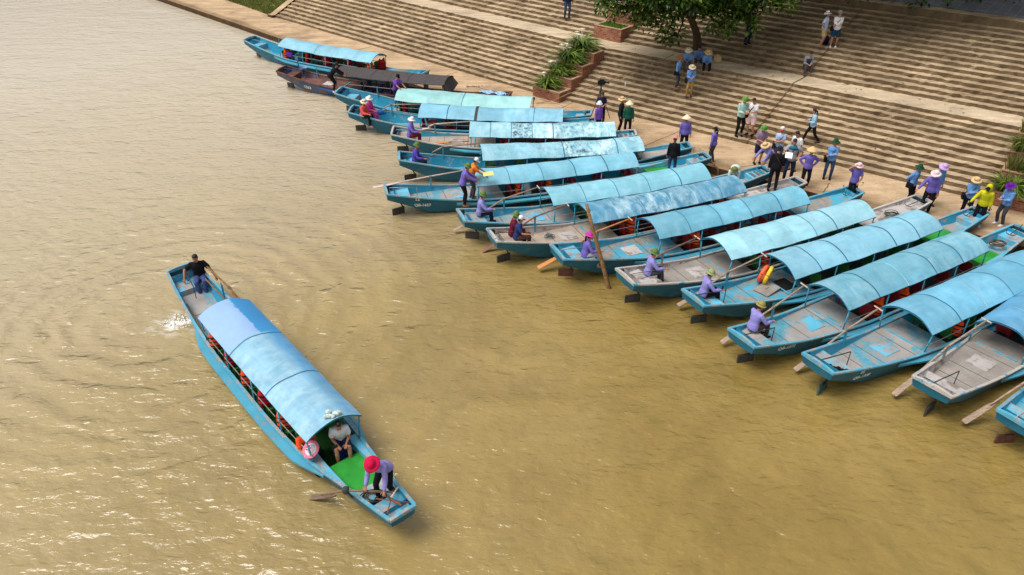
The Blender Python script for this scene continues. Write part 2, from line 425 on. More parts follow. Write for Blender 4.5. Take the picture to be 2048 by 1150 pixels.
# ---- landing stage (platform) between water and steps
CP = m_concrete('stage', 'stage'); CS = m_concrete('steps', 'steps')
Eb = V((-1.41, 35.68)); eL = V((math.cos(rad(136.1)), math.sin(rad(136.1)))); eR = V((math.cos(rad(-36.1)), math.sin(rad(-36.1))))
edge = [Eb + eL * s for s in (90, 60, 34, 26, 20, 16, 12, 8, 4)] + [Eb] + [Eb + eR * s for s in (3, 6, 9, 12, 15, 18, 21, 24, 28, 34)]
foot_far = EL + V((-.73, .69)) * 60
inner = []
for i, e in enumerate(edge):
    if i < 3: inner.append(V((-21.4, 59.04)) + eL * ((90, 60, 34)[i] - 31))
    elif i == 3: inner.append(V((-18.6, 56.4)))
    elif i == 4: inner.append(EL + V((-.05, .0)))
    elif i <= 9: inner.append(lerp(EL, K, (i - 4) / 5.0) - nL * .0)
    else: inner.append(K + dR * ((3, 6, 9, 12, 15, 18, 21, 24, 28, 34)[i - 10] - .3))
mb = MB(); rows = [[], [], [], [], [], []]
for e, i in zip(edge, inner):
    rows[0].append((e.x, e.y, -1.6)); rows[1].append((e.x, e.y, .33)); g = e + (i - e) * .012
    rows[2].append((g.x, g.y, .352)); q = e + (i - e) * .30; rows[3].append((q.x, q.y, .352)); q = e + (i - e) * .6; rows[4].append((q.x, q.y, .352)); q = i + (i - e) * .02; rows[5].append((q.x, q.y, .352))
mb.grid([r[::-1] for r in rows], smooth=False); mb.c = [(x, x, x, 1) for x in (1, 1, 1, 0, 0, 0) for _ in edge]
tag(mb.build('landing_pavement', CP), kind='structure')
# expansion joints of the stage: shallow dark strips
mb = MB()
for a, b in (((7.6, 32.5), (5.75, 30.75)), ((11.73, 30.93 - 1.6), (8.88, 28.38)), ((-14.9, 52.2), (-16.3, 50.4)), ((3.0, 36.4), (1.55, 34.2)), ((-3.0, 41.4), (-4.9, 39.4)), ((12.5, 27.0), (11.95, 26.1)), ((17.2, 24.6), (16.1, 23.1)), ((-8.6, 46.6), (-10.2, 44.7))):
    a, b = V(a), V(b); p = [a]; 
    for k in range(1, 8): p.append(a + (b - a) * k / 8 + V((random.uniform(-.03, .03), random.uniform(-.03, .03))))
    p.append(b); s = (b - a).normalized(); s = V((-s.y, s.x)) * .018
    mb.grid([[(q.x - s.x, q.y - s.y, .356) for q in p], [(q.x + s.x, q.y + s.y, .356) for q in p]], smooth=False)
tag(mb.build('pavement_joints', m_plain('joint', rgb(92, 70, 46), .9)), kind='structure')

# ---- steps
pr_ = [(0, .30)]
for k in range(12): pr_ += [(k * .34, .35 + .15 * (k + 1)), ((k + 1) * .34 if k < 11 else 5.2, .35 + .15 * (k + 1))]
for k in range(14): pr_ += [(5.2 + k * .4, 2.15 + .15 * (k + 1)), (5.2 + (k + 1) * .4, 2.15 + .15 * (k + 1))]
pr_ += [(10.8, 4.6), (11.7, 4.6)]
colsL = 120; colsR = 190
def bank_pt(side, t, n):
    if side == 'L': p = EL.lerp(K, t) + nL.lerp(mit, t) * n
    else: p = K + dR * (tR * t) + mit.lerp(nR, min(1, t * 6)) * n
    return p
mb = MB(); P = []
rj = random.Random(3)
for (n, z) in pr_:
    row = []
    for s, cnt in (('L', colsL), ('R', colsR)):
        for i in range(cnt + (1 if s == 'R' else 0)):
            ch = rj.random() < .10 and z > .31; p = bank_pt(s, i / cnt, n + rj.uniform(-.018, .018) + (rj.uniform(0, .05) if ch else 0)); row.append((p.x, p.y, z + rj.uniform(-.014, .012) - (rj.uniform(.0, .05) if ch else 0) if z > .31 else z))
    P.append(row)
mb.grid([r for r in P], smooth=False)
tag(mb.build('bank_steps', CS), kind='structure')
# long expansion crack running down the right flights
mb = MB(); pa, pb = V((11.35, 32.15)), V((17.9, 39.4)); n0 = bank_n(*pa)
for k in range(-1, 26):
    if k < 12: na, nb, z = max(0, k * .34), (k + 1) * .34 if k < 11 else 5.2, .35 + .15 * (k + 1)
    else: na, nb, z = 5.2 + (k - 12) * .4, 5.2 + (k - 11) * .4, 2.15 + .15 * (k - 11)
    if k < 0: continue
    def at(n): 
        f = (n - n0) / (bank_n(*pb) - n0); return pa + (pb - pa) * f
    a, b = at(na), at(nb); s = V((.8, -.6)) * .022
    mb.add([(a.x - s.x, a.y - s.y, z + .016), (a.x + s.x, a.y + s.y, z + .016), (b.x + s.x, b.y + s.y, z + .016), (b.x - s.x, b.y - s.y, z + .016)], [(0, 1, 2, 3)])
    q = nR * .018
    mb.add([(a.x - s.x - q.x, a.y - s.y - q.y, z - .16), (a.x + s.x - q.x, a.y + s.y - q.y, z - .16), (a.x + s.x - q.x, a.y + s.y - q.y, z + .016), (a.x - s.x - q.x, a.y - s.y - q.y, z + .016)], [(0, 1, 2, 3)])
tag(mb.build('step_joint', m_plain('joint', rgb(92, 70, 46), .9)), kind='structure')

# ---- paved promenade above, land beyond
def m_pavers():
    t = NT('grey_pavers'); v = t.coords(rot=(0, 0, rad(38)))
    br = t.node('ShaderNodeTexBrick'); t.link(v, br.inputs['Vector']); br.offset = 0
    br.inputs['Scale'].default_value = 1.0; br.inputs['Brick Width'].default_value = .42; br.inputs['Row Height'].default_value = .42; br.inputs['Mortar Size'].default_value = .012
    br.inputs['Color1'].default_value = rgb(78, 82, 90); br.inputs['Color2'].default_value = rgb(92, 96, 104); br.inputs['Mortar'].default_value = rgb(130, 130, 128)
    n = t.noise(v, 3, 6); c = t.mix(t.ramp(n, .45, .7, 0, .5), br.outputs['Color'], rgb(70, 64, 56)); return t.base(c, .8, .3)
mb = MB(); a = []; b = []
for s, t in (('L', 0), ('L', .5), ('L', 1), ('R', .2), ('R', .5), ('R', 1)):
    p = bank_pt(s, t, 11.6); q = bank_pt(s, t, 24.0); a.append((p.x, p.y, 4.61)); b.append((q.x, q.y, 4.61))
mb.grid([a, b], smooth=False); tag(mb.build('promenade_pavement', m_pavers()), kind='structure')
mb = MB(); mb.add([(bank_pt('L', 0, 23).x - 150, bank_pt('L', 0, 23).y + 140, 4.5), (bank_pt('L', 0, 23).x, bank_pt('L', 0, 23).y, 4.5), (bank_pt('R', 1, 23).x, bank_pt('R', 1, 23).y, 4.5), (bank_pt('R', 1, 23).x + 150, bank_pt('R', 1, 23).y - 110, 4.5), (420, 420, 4.5), (-300, 420, 4.5)], [(0, 1, 2, 3, 4, 5)])
tag(mb.build('ground', m_ground('soil', rgb(70, 76, 34), rgb(96, 96, 50), rgb(96, 80, 52))), kind='structure')

# ---- ramp kerb at the left end of the flights and the grass slope beside it
mb = MB(); kp = []
for n in (-.25, 0, 3.74, 5.2, 11.2):
    z = .35 if n <= 0 else (.35 + .15 * n / .34 if n <= 3.74 else (2.15 if n <= 5.2 else 2.15 + .375 * (n - 5.2)))
    kp.append((n, z + .17))
for i in range(len(kp) - 1):
    vs = []
    for (n, z) in kp[i:i + 2]:
        for o in (-.62, -.04):
            p = EL + nL * n + dL * o
            vs += [(p.x, p.y, z - .9), (p.x, p.y, z)]
    mb.add(vs, [(1, 3, 7, 5), (0, 4, 6, 2), (0, 1, 5, 4), (2, 6, 7, 3), (0, 2, 3, 1), (4, 5, 7, 6)])
tag(mb.build('ramp_kerb', CP), 'sloping concrete kerb that ends the left flight of steps beside the grass', 'kerb')
GR = m_ground('grass', rgb(88, 94, 40), rgb(120, 122, 62), rgb(122, 104, 66))
mb = MB(); foot = [EL + dL * -.62, V((-18.6, 56.4)) + V((.1, .1)), V((-21.4, 59.04)), V((-21.4, 59.04)) + eL * 30, V((-21.4, 59.04)) + eL * 59]
G = [[], [], [], []]
for f in foot:
    for k, n in enumerate((-.02, 4.0, 11.6, 26)): p = f + nL * n; G[k].append((p.x, p.y, (.36, 2.0, 4.6, 4.7)[k]))
mb.grid(G, smooth=False); tag(mb.build('grass_slope', GR), kind='structure')
def grass_blades(name, spots, h, mats, label, rnd):
    mb = MB(); mb.c = []
    for (x, y, z) in spots:
        a = rnd.uniform(0, 6.28); hh = h * rnd.uniform(.5, 1.3); wv = .012 + hh * .06; lx, ly = math.cos(a) * hh * rnd.uniform(.1, .7), math.sin(a) * hh * rnd.uniform(.1, .7)
        px, py = -math.sin(a) * wv, math.cos(a) * wv; c = rnd.random()
        mb.add([(x - px, y - py, z), (x + px, y + py, z), (x + lx, y + ly, z + hh)], [(0, 1, 2)]); mb.c += [(c, c, c, 1)] * 3
    return tag(mb.build(name, mats), label, 'grass', kind='stuff')
rg = random.Random(5); sp = []
for _ in range(9000):
    s = rg.random() * 9; n = rg.random() ** 1.2 * 4.2
    p = foot[0].lerp(foot[2], s / 7.0) + nL * n
    sp.append((p.x, p.y, .36 + 1.64 * n / 4.02))
grass_blades('slope_grass', sp, .17, m_leaf('grass', rgb(70, 84, 30), rgb(128, 132, 60), .8), 'short rough grass on the slope at the top left', rg)

# ------------------------------------------------------------------ brick planters
BR = m_brick(); COP = m_plain('mortar_cap', rgb(170, 138, 108), .9, .4, 9.0); SOIL = m_ground('earth', rgb(104, 88, 58), rgb(128, 112, 74), rgb(96, 104, 50))
def brick_uv(co, n):
    if abs(n.z) > .7: return (co.x, co.y)
    return ((co.x if abs(n.y) > abs(n.x) else co.y), co.z)
def planter(name, origin, ang, width, tiers, label, soil=SOIL):
    """tiers: (y0, y1, z0, z1) boxes stepping up, local x along the bank, y inland"""
    root = empty(name, (origin[0], origin[1], 0), ang); tag(root, label, 'planter')
    for (y0, y1, z0, z1) in tiers:
        mb = MB(); th = .14
        for bx in ((0, width, y0, y0 + th), (0, width, y1 - th, y1), (0, th, y0 + th, y1 - th), (width - th, width, y0 + th, y1 - th)):
            mb.box(bx[0], bx[1], bx[2], bx[3], z0, z1)
        mb.uv = brick_uv; w_ = mb.build('brick_wall', BR, root)
        mb = MB()
        for bx in ((-.012, width + .012, y0 - .012, y0 + th), (-.012, width + .012, y1 - th, y1 - .003), (-.012, th, y0 + th, y1 - th), (width - th, width + .012, y0 + th, y1 - th)):
            mb.box(bx[0], bx[1], bx[2], bx[3], z1, z1 + .035)
        mb.build('cap', COP, w_)
        mb = MB(); rr = random.Random(int(z1 * 100)); P = []
        for i in range(7):
            P.append([(lerp(th, width - th, j / 6), lerp(y0 + th, y1 - th, i / 6), z1 - .05 + rr.uniform(-.025, .03)) for j in range(7)])
        mb.grid(P); mb.build('soil', soil, root)
    return root
# the long stepped planter between the two lower flights
PA = rad(-41.5)
planter('stepped_planter', (1.07, 37.46), PA, 1.72, [(-.02, .92, .2, .82), (.92, 1.82, .5, 1.27), (1.82, 2.72, .9, 1.72), (2.72, 3.62, 1.3, 2.17)], 'long brick planter stepping up between the two lower flights, full of strap-leaved lilies')
planter('grassy_planter', (4.45, 41.75), rad(-41.0), 1.75, [(0, 1.15, 2.1, 2.80), (1.15, 2.3, 2.6, 3.45), (2.3, 3.6, 3.2, 4.05)], 'brick planter topped with green grass above the middle landing, under the tree', m_ground('turf', rgb(76, 98, 30), rgb(110, 132, 50), rgb(84, 92, 40)))
planter('corner_planter', (17.78, 25.2), rad(-37), 3.2, [(-.02, 1.0, .2, .86), (1.0, 1.9, .6, 1.35), (1.9, 2.8, 1.0, 1.8), (2.8, 3.7, 1.4, 2.25)], 'brick planter with rough grass at the right edge of the landing stage', m_ground('turf2', rgb(116, 110, 60), rgb(136, 130, 74), rgb(100, 104, 46)))
def loc2(o, a, x, y): return (o[0] + math.cos(a) * x - math.sin(a) * y, o[1] + math.sin(a) * x + math.cos(a) * y)

LILY = m_leaf('lily', rgb(48, 80, 24), rgb(156, 176, 70), .4); PETAL = m_plain('petal', rgb(240, 236, 214), .7, .1)
def lily(x, y, z, size, n, label, seed, flowers=4, group=None):
    r = random.Random(seed); root = empty('lily_plant', (x, y, z)); tag(root, label, 'plant', group)
    mb = MB(); mb.c = []
    for _ in range(n):
        a = r.uniform(0, 6.283); L = size * r.uniform(.65, 1.25); up_ = r.uniform(.45, 1.25); wd = .026 + .028 * r.random(); c = max(0, min(1, r.gauss(.36, .24)))
        bx, by = r.uniform(-.17, .17), r.uniform(-.17, .17); d = (math.cos(a), math.sin(a)); s = (-d[1], d[0]); k = 6
        rows = []
        for i in range(k):
            t = i / (k - 1); rr = L * t * (.35 + .65 * t) / (1 + up_ * .4); zz = L * (up_ * t - (up_ * .62) * t * t * 1.15)
            ww = wd * (1 - t ** 2.4) + .002
            rows.append([(bx + d[0] * rr - s[0] * ww, by + d[1] * rr - s[1] * ww, zz), (bx + d[0] * rr + s[0] * ww, by + d[1] * rr + s[1] * ww, zz + .008)])
            cc = c * (.5 + .6 * t); mb.c += [(cc, cc, cc, 1)] * 2
        mb.grid(rows)
    mb.build('leaves', LILY, root)
    for q in range(flowers):
        mb = MB(); a = r.uniform(1.2, 4.2); rr = r.uniform(.1, .5) * size; hz = size * r.uniform(.5, .72)
        p = V((math.cos(a) * rr, math.sin(a) * rr, hz))
        mb.tube([(p.x * .3, p.y * .3, 0), (p.x * .7, p.y * .7, hz * .6), p], .006, 5)
        for j in range(9):
            b = j * .7; mb.tube([p, p + V((math.cos(b) * .05, math.sin(b) * .05, .05)), p + V((math.cos(b) * .13, math.sin(b) * .13, .02))], [.014, .012, .003], 4)
        mb.build('flower', PETAL, root)
o = (1.07, 37.46)
for i, (lx, ly, z, sz, n, lab, fl) in enumerate((
    (.5, .45, .80, 1.15, 190, 'pale green strap-leaved lily in the lowest bed of the stepped planter', 2),
    (.52, 1.30, 1.24, 1.2, 230, 'lily with cream flowers in the second bed of the stepped planter', 5),
    (.62, 2.10, 1.69, 1.35, 260, 'dense dark lily in the third bed of the stepped planter', 4),
    (.45, 2.50, 1.69, 1.2, 190, 'smaller lily at the back left of the third bed of the stepped planter', 4),
    (.6, 3.05, 2.13, 1.4, 280, 'tallest lily clump in the top bed of the stepped planter', 5))):
    x, y = loc2(o, PA, lx, ly); lily(x, y, z, sz, n, lab, 11 + i, fl)
x, y = loc2((4.45, 41.75), rad(-41), .55, 1.5); lily(x, y, 3.40, .6, 50, 'small bright lily in the grassy planter under the tree', 31, 1)
for i, (lx, ly, z, lab) in enumerate(((1.25, .45, .82, 'leafy clump low in the right-hand corner planter'), (1.2, 1.4, 1.31, 'leafy clump in the second bed of the corner planter'), (1.0, 3.2, 2.2, 'leafy clump in the upper bed of the corner planter'), (.45, .22, .82, 'leafy clump spilling over the river corner of the corner planter'), (.5, 2.3, 1.76, 'leafy clump in the third bed of the corner planter'))):
    x, y = loc2((17.78, 25.2), rad(-37), lx, ly); lily(x, y, z, 1.15, 190, lab, 51 + i, 0)
sp = []
for _ in range(2600):
    t = rg.choice([(.1, 1.05, 2.76), (1.25, 2.2, 3.41), (2.4, 3.5, 4.01)]); x, y = loc2((4.45, 41.75), rad(-41), rg.uniform(.14, 1.62), rg.uniform(t[0], t[1])); sp.append((x, y, t[2]))
grass_blades('planter_grass', sp, .13, m_leaf('turf', rgb(66, 96, 24), rgb(118, 146, 52), .8), 'short green grass filling the brick planter under the tree', rg)
sp = []
for _ in range(7500):
    t = rg.choice([(.1, .9, .80), (1.1, 1.8, 1.3), (2.0, 2.7, 1.75), (2.9, 3.6, 2.2)]); x, y = loc2((17.78, 25.2), rad(-37), rg.uniform(.12, 3.0), rg.uniform(t[0], t[1])); sp.append((x, y, t[2]))
grass_blades('weed_grass', sp, .52, m_leaf('weed', rgb(80, 90, 34), rgb(150, 142, 80), .8), 'rough mixed grass in the corner planter at the right edge', rg)

# ------------------------------------------------------------------ trees
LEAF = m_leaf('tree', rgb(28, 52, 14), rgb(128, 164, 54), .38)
def leaf_clump(mb, c, r, n, rnd, size=.25):
    c = V(c)
    for _ in range(n):
        d = V((rnd.gauss(0, 1), rnd.gauss(0, 1), rnd.gauss(0, .8))); d.normalize(); p = c + d * (r * rnd.random() ** .45); p.z -= .10 * r
        out = V((d.x, d.y, d.z * .3 - .35)).normalized(); out = (out + V((rnd.uniform(-.5, .5), rnd.uniform(-.5, .5), rnd.uniform(-.5, .5)))).normalized()
        s = out.cross(V((0, 0, 1)));
        if s.length < .05: s = V((1, 0, 0))
        s.normalize(); nrm = s.cross(out); L = size * rnd.uniform(.6, 1.25); w_ = L * .27
        s = (s + nrm * rnd.uniform(-.5, .5)).normalized(); f = nrm * (.10 * L)
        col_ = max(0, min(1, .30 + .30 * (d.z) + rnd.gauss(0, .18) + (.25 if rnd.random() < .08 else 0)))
        mb.add([p, p + out * L * .45 + s * w_ + f, p + out * L, p + out * L * .45 - s * w_ + f, p + out * L * .45], [(0, 1, 4), (1, 2, 4), (2, 3, 4), (3, 0, 4)], 0, True)
        mb.c += [(col_, col_, col_, 1)] * 5
def tree(name, label, base, fork, tips, clumps, seed):
    r = random.Random(seed); root = empty(name, base); tag(root, label, 'tree'); B0 = V(base)
    mb = MB(); f = V(fork) - B0
    mb.tube([(0, 0, -.3), (-.04, -.02, .25), f * .35 + V((.10, .06, .15)), f * .7 + V((.06, .0, .1)), f], [.27, .22, .18, .165, .15], 10)
    mb.build('trunk', m_bark(), root)
    for t_ in tips:
        mb = MB(); e = V(t_) - B0; m1 = f.lerp(e, .4) + V((0, 0, .35)); m2 = f.lerp(e, .75) + V((r.uniform(-.2, .2), r.uniform(-.2, .2), .25))
        mb.tube([f - f * .04, m1, m2, e], [.10, .07, .045, .018], 7); 
        for _ in range(3):
            q = m2 + V((r.uniform(-.8, .8), r.uniform(-.8, .8), r.uniform(-.2, .7))); mb.tube([m1.lerp(m2, r.random()), q], [.025, .008], 5)
        mb.build('limb', m_bark(), root)
    mb = MB(); mb.c = []
    for (c, rad_, n) in clumps: leaf_clump(mb, V(c) - B0, rad_, n, r)
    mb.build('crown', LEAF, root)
low = [(4.22, 36.51, 4.95), (4.62, 35.82, 4.82), (5.16, 36.53, 4.99), (5.47, 35.86, 4.88), (6.09, 36.47, 4.9), (6.35, 35.74, 4.68), (6.76, 35.54, 4.38), (7.19, 36.18, 3.70), (7.72, 36.13, 3.60), (7.28, 35.24, 4.94), (8.34, 35.24, 5.0), (8.86, 35.39, 5.17), (9.09, 35.14, 4.69), (9.38, 35.37, 5.03), (9.28, 35.24, 4.40), (9.86, 35.02, 4.5), (9.86, 35.11, 4.15), (10.11, 35.43, 5.13), (10.56, 35.3, 4.94), (10.86, 35.47, 5.18), (11.02, 35.18, 4.75), (10.97, 34.97, 4.45), (11.52, 35.03, 5.43), (12.24, 34.94, 5.3), (12.19, 35.07, 5.49), (5.77, 35.57, 4.5), (9.66, 35.18, 4.75)]
rt = random.Random(9); cl = [(c, rt.uniform(.34, .50), 62) for c in low]
for c in low:
    for _ in range(3): cl.append(((c[0] + rt.uniform(-.5, .5), c[1] + rt.uniform(.1, 1.2), c[2] + rt.uniform(.35, 1.1)), rt.uniform(.35, .55), 62))
for _ in range(170):
    a = rt.uniform(0, 6.283); q = rt.random() ** .5; x = 8.4 + math.cos(a) * q * 4.3; y = 37.0 + math.sin(a) * q * 3.0
    z = 5.75 + 2.3 * (1 - q * q) * rt.uniform(.05, 1) + rt.uniform(-.15, .3)
    cl.append(((x, y, z), rt.uniform(.5, .85), 80))
tree('shade_tree', 'leafy tree leaning out over the steps above the seated group', (9.45, 38.75, 2.45), (8.35, 37.2, 4.55),
     [low[1], low[4], low[6], low[8], low[10], low[12], low[14], low[16], low[18], low[21], low[23], (6, 38.5, 6.6), (10.5, 38.3, 6.8), (8.3, 36.8, 7.4)], cl, 21)
cl2 = [((16.0, 37.7, 5.2), .3, 30), ((16.8, 37.7, 5.22), .35, 36), ((19.4, 37.7, 5.03), .38, 46), ((19.75, 37.75, 5.1), .4, 46), ((21.0, 37.7, 5.1), .35, 40), ((23.1, 38.8, 5.05), .4, 46), ((24.8, 38.8, 5.05), .4, 40), ((22.1, 38.4, 5.2), .4, 40)]
for _ in range(260):
    a = rt.uniform(0, 6.283); q = rt.random() ** .5; x = 18.2 + math.cos(a) * q * 8.0; y = 38.2 + math.sin(a) * q * 3.6
    cl2.append(((x, y, 7.4 + 2.4 * (1 - q * q) * rt.uniform(.1, 1) + rt.uniform(-.2, .3)), rt.uniform(.7, 1.05), 80))
tree('promenade_tree', 'tree on the promenade whose lowest leaves hang into the top right corner', (20.6, 42.0, 4.6), (20.3, 41.2, 6.6), [(16.5, 38.2, 5.6), (19.5, 38.3, 5.6), (22.5, 39, 5.8), (24.3, 39.5, 6)], cl2, 22)

# leaves and scraps blown over the steps below the tree
rl = random.Random(77); mb = MB(); mb.c = []
for _ in range(420):
    x, y = rl.uniform(2, 19), rl.uniform(29, 41); n = bank_n(x, y)
    if not (.1 < n < 10.5) or (x < 6 and abs((x - 1.07) * .66 - (y - 37.46) * .75) < 3): continue
    k = (n % .34) if n < 3.7 else ((n - 5.2) % .4 if n > 5.2 else .2)
    if k < .05 or k > .3: continue
    z = prof_z(n) + .022; a = rl.uniform(0, 6.28); s_ = rl.uniform(.03, .08); c = rl.random() ** 1.5
    d, e = V((math.cos(a), math.sin(a), .1)) * s_, V((-math.sin(a), math.cos(a), .15)) * s_ * .5; p = V((x, y, z))
    mb.add([p - d, p + e, p + d, p - e + V((0, 0, .012))], [(0, 1, 2, 3)]); mb.c += [(c, c, c, 1)] * 4
tag(mb.build('fallen_leaves', m_leaf('litter', rgb(104, 78, 44), rgb(206, 190, 120), .8)), 'fallen leaves and scraps scattered over the steps', 'leaves', kind='stuff')

# ------------------------------------------------------------------ boats
TEAL = rgb(18, 96, 118); TEALIN = rgb(44, 150, 184); GREY = rgb(172, 164, 156); RUST = rgb(120, 84, 52)
def hull_mat(name, c):
    t = NT('hull_' + name); oi = t.node('ShaderNodeObjectInfo'); v0 = t.coords(scale=(.7, 1, 1.6))
    ad = t.node('ShaderNodeVectorMath', operation='ADD'); t.link(v0, ad.inputs[0]); cx = t.node('ShaderNodeCombineXYZ'); t.link(t.math('MULTIPLY', oi.outputs['Random'], 60.0), cx.inputs[0]); t.link(cx.outputs[0], ad.inputs[1]); v = ad.outputs[0]
    n1 = t.noise(v, 1.5, 7, .65, .4); n2 = t.noise(v, 5.0, 6, .68); z = t.sep(t.coords())[2]
    cc = t.mix(t.ramp(n1, .3, .7), tuple(x * .70 for x in c[:3]) + (1,), tuple(min(1, x * 1.2) for x in c[:3]) + (1,))
    low = t.ramp(z, .05, .5, 1, 0)
    ru = t.math('MULTIPLY', t.ramp(t.math('ADD', n2, t.math('MULTIPLY', n1, .5)), .80, .95), t.math('ADD', t.math('MULTIPLY', low, .6), .25))
    cc = t.mix(ru, cc, rgb(112, 88, 56)); cc = t.mix(t.math('MULTIPLY', t.ramp(z, -.02, .12, 1, 0), .75), cc, rgb(46, 48, 40))
    cc = t.mix(t.math('MULTIPLY', t.ramp(n2, .66, .74), .5), cc, rgb(120, 190, 205))
    m = t.base(cc, .5, .35); t.bump(t.math('ADD', n2, n1), .2, .02); return m
HULL = hull_mat('teal', TEAL); HULLB = hull_mat('navy', rgb(34, 82, 132))
INNER = m_paint('inner', TEALIN, GREY, .22); RAIL = m_paint('rail', rgb(84, 164, 190), GREY, .42, .45, 3.5)
DECKBLUE = m_paint('deckblue', rgb(76, 166, 192), rgb(160, 148, 136), .52, .5, 1.3); BENCH = m_paint('bench', rgb(100, 186, 216), rgb(170, 156, 146), .48, .5, 1.6)
DECKGREY = m_paint('deckgrey', rgb(166, 158, 152), rgb(92, 166, 186), .42, .5, 1.4)
PLATE = m_tread('grey', rgb(182, 172, 162)); PLATETAN = m_tread('tan', rgb(204, 184, 164)); GREYPAINT = m_paint('greyplate', rgb(190, 182, 178), rgb(140, 128, 116), .4, .5)
DARKFLOOR = m_plain('dark_floor', rgb(64, 74, 72), .8); BROWNDECK = m_paint('browndeck', rgb(122, 78, 66), rgb(92, 64, 54), .5, .7, 3)
def m_carpet(name, c):
    t = NT('carpet_' + name); v = t.coords(); n = t.noise(v, 90, 2); n2 = t.noise(v, 3, 6)
    m = t.base(t.mix(t.ramp(n2, .35, .7), tuple(x * .72 for x in c[:3]) + (1,), c), .95, .1); t.bump(n, .4, .01); return m
CARPET = m_carpet('green', rgb(56, 158, 62)); CARPETD = m_carpet('dark', rgb(44, 88, 40))
STEELB = m_plain('blue_tube', rgb(54, 150, 178), .5, .3, 12); STEEL = m_plain('grey_tube', rgb(150, 148, 142), .45, .3, 12, .5, .4); DARKIRON = m_plain('dark_iron', rgb(62, 58, 52), .7, .4, 12)
RUSTIRON = m_plain('rust_iron', rgb(96, 58, 44), .8, .4, 10); BLACKHOLE = m_plain('hold', rgb(16, 16, 16), .9)
SEATG = m_plain('green_seat', rgb(44, 106, 44), .5, .2, 5); SEATR = m_plain('red_seat', rgb(150, 36, 40), .5, .2, 5); SEATN = m_plain('navy_seat', rgb(34, 48, 84), .5, .2, 5)
WHITEPAINT = m_plain('white_letters', rgb(214, 224, 220), .7, .25, 14)
BLACKCLOTH = m_cloth('black_tarp', rgb(86, 80, 80))
DECKSEAM = m_plain('deck_seam', rgb(96, 104, 104), .8); SEAM = m_plain('roof_seam', rgb(38, 104, 134), .6); SEAML = m_plain('roof_seam_pale', rgb(150, 200, 214), .6)

class Hull:
    def __init__(s, P, wide=.91):
        s.P = P; L = s.L = P['L']; zs, sw = P['zs'], P['sw']
        s.g_ = [(0, zs), (1.0, zs - .20), (2.0, zs - .38), (3.2, .52), (4.5, .47), (L - 4.5, .47), (L - 2.6, .53), (L - 1.2, .72), (L, .90)]
        s.w_ = [(0, sw), (1.2, (sw * .45 + .40) * (wide + 1) / 2), (2.6, .76 * wide), (4.6, .86 * wide), (7.2, .87 * wide), (L - 3.2, .78 * wide), (L - 1.6, .56 * wide), (L, .36 * wide)]
        s.b_ = [(0, zs - .26), (.7, .48), (1.4, .16), (2.1, -.06), (3.2, -.24), (L - 3.4, -.24), (L - 2.2, -.06), (L - 1.2, .24), (L, .66)]
    def g(s, u): return curve(s.g_, u)
    def w(s, u): return curve(s.w_, u)
    def b(s, u): return curve(s.b_, u)
    def wb(s, u): return s.w(u) * lerp(.86, .60, max(0, min(1, min(u, s.L - u) / 2.0)))
    def side(s, u, z):
        b, g = s.b(u), s.g(u); t = max(0, min(1, (z - b) / (g - b))); return lerp(s.wb(u), s.w(u), t ** .8)
    def deckpoly(s, u0, u1, zf, n=14, inset=.035, thick=.02, mb=None, mat=0, skirt=None):
        """a deck sheet from u0 to u1 at height zf(u), fitted between the hull sides"""
        mb = mb or MB(); top = []; bot = []
        for i in range(n + 1):
            u = lerp(u0, u1, i / n); z = zf(u); w_ = max(.02, s.side(u, z) - inset)
            top.append([(u, v * w_, z) for v in (-1, -.5, 0, .5, 1)])
        mb.grid(top, mat, False)
        for u, sg in ((u0, 1), (u1, -1)):
            z = zf(u); w_ = max(.02, s.side(u, z) - inset); lo = max(z - (skirt or .03), s.b(u) + .03); w2 = max(.02, s.side(u, max(lo, s.b(u) + .02)) - inset) 
            mb.add([(u, -w_, z - .002), (u, w_, z - .002), (u, w2, lo), (u, -w2, lo)], [(0, 1, 2, 3)], mat)
        return mb

def text_mesh(body, size):
    cu = bpy.data.curves.new('lettering', 'FONT'); cu.body = body; cu.size = size; cu.align_x = 'LEFT'; cu.fill_mode = 'FRONT'; cu.resolution_u = 3; cu.offset = .006
    ob = bpy.data.objects.new('lettering', cu); col.objects.link(ob)
    me = bpy.data.meshes.new_from_object(ob.evaluated_get(bpy.context.evaluated_depsgraph_get()))
    bm = bmesh.new(); bm.from_mesh(me); bmesh.ops.triangulate(bm, faces=bm.faces); bmesh.ops.subdivide_edges(bm, edges=[e for e in bm.edges if e.calc_length() > size * .5], cuts=1)
    vs = [v.co.copy() for v in bm.verts]; bm.verts.index_update(); fs = [[v.index for v in f.verts] for f in bm.faces]; bm.free()
    bpy.data.objects.remove(ob); bpy.data.curves.remove(cu); bpy.data.meshes.remove(me); return vs, fs

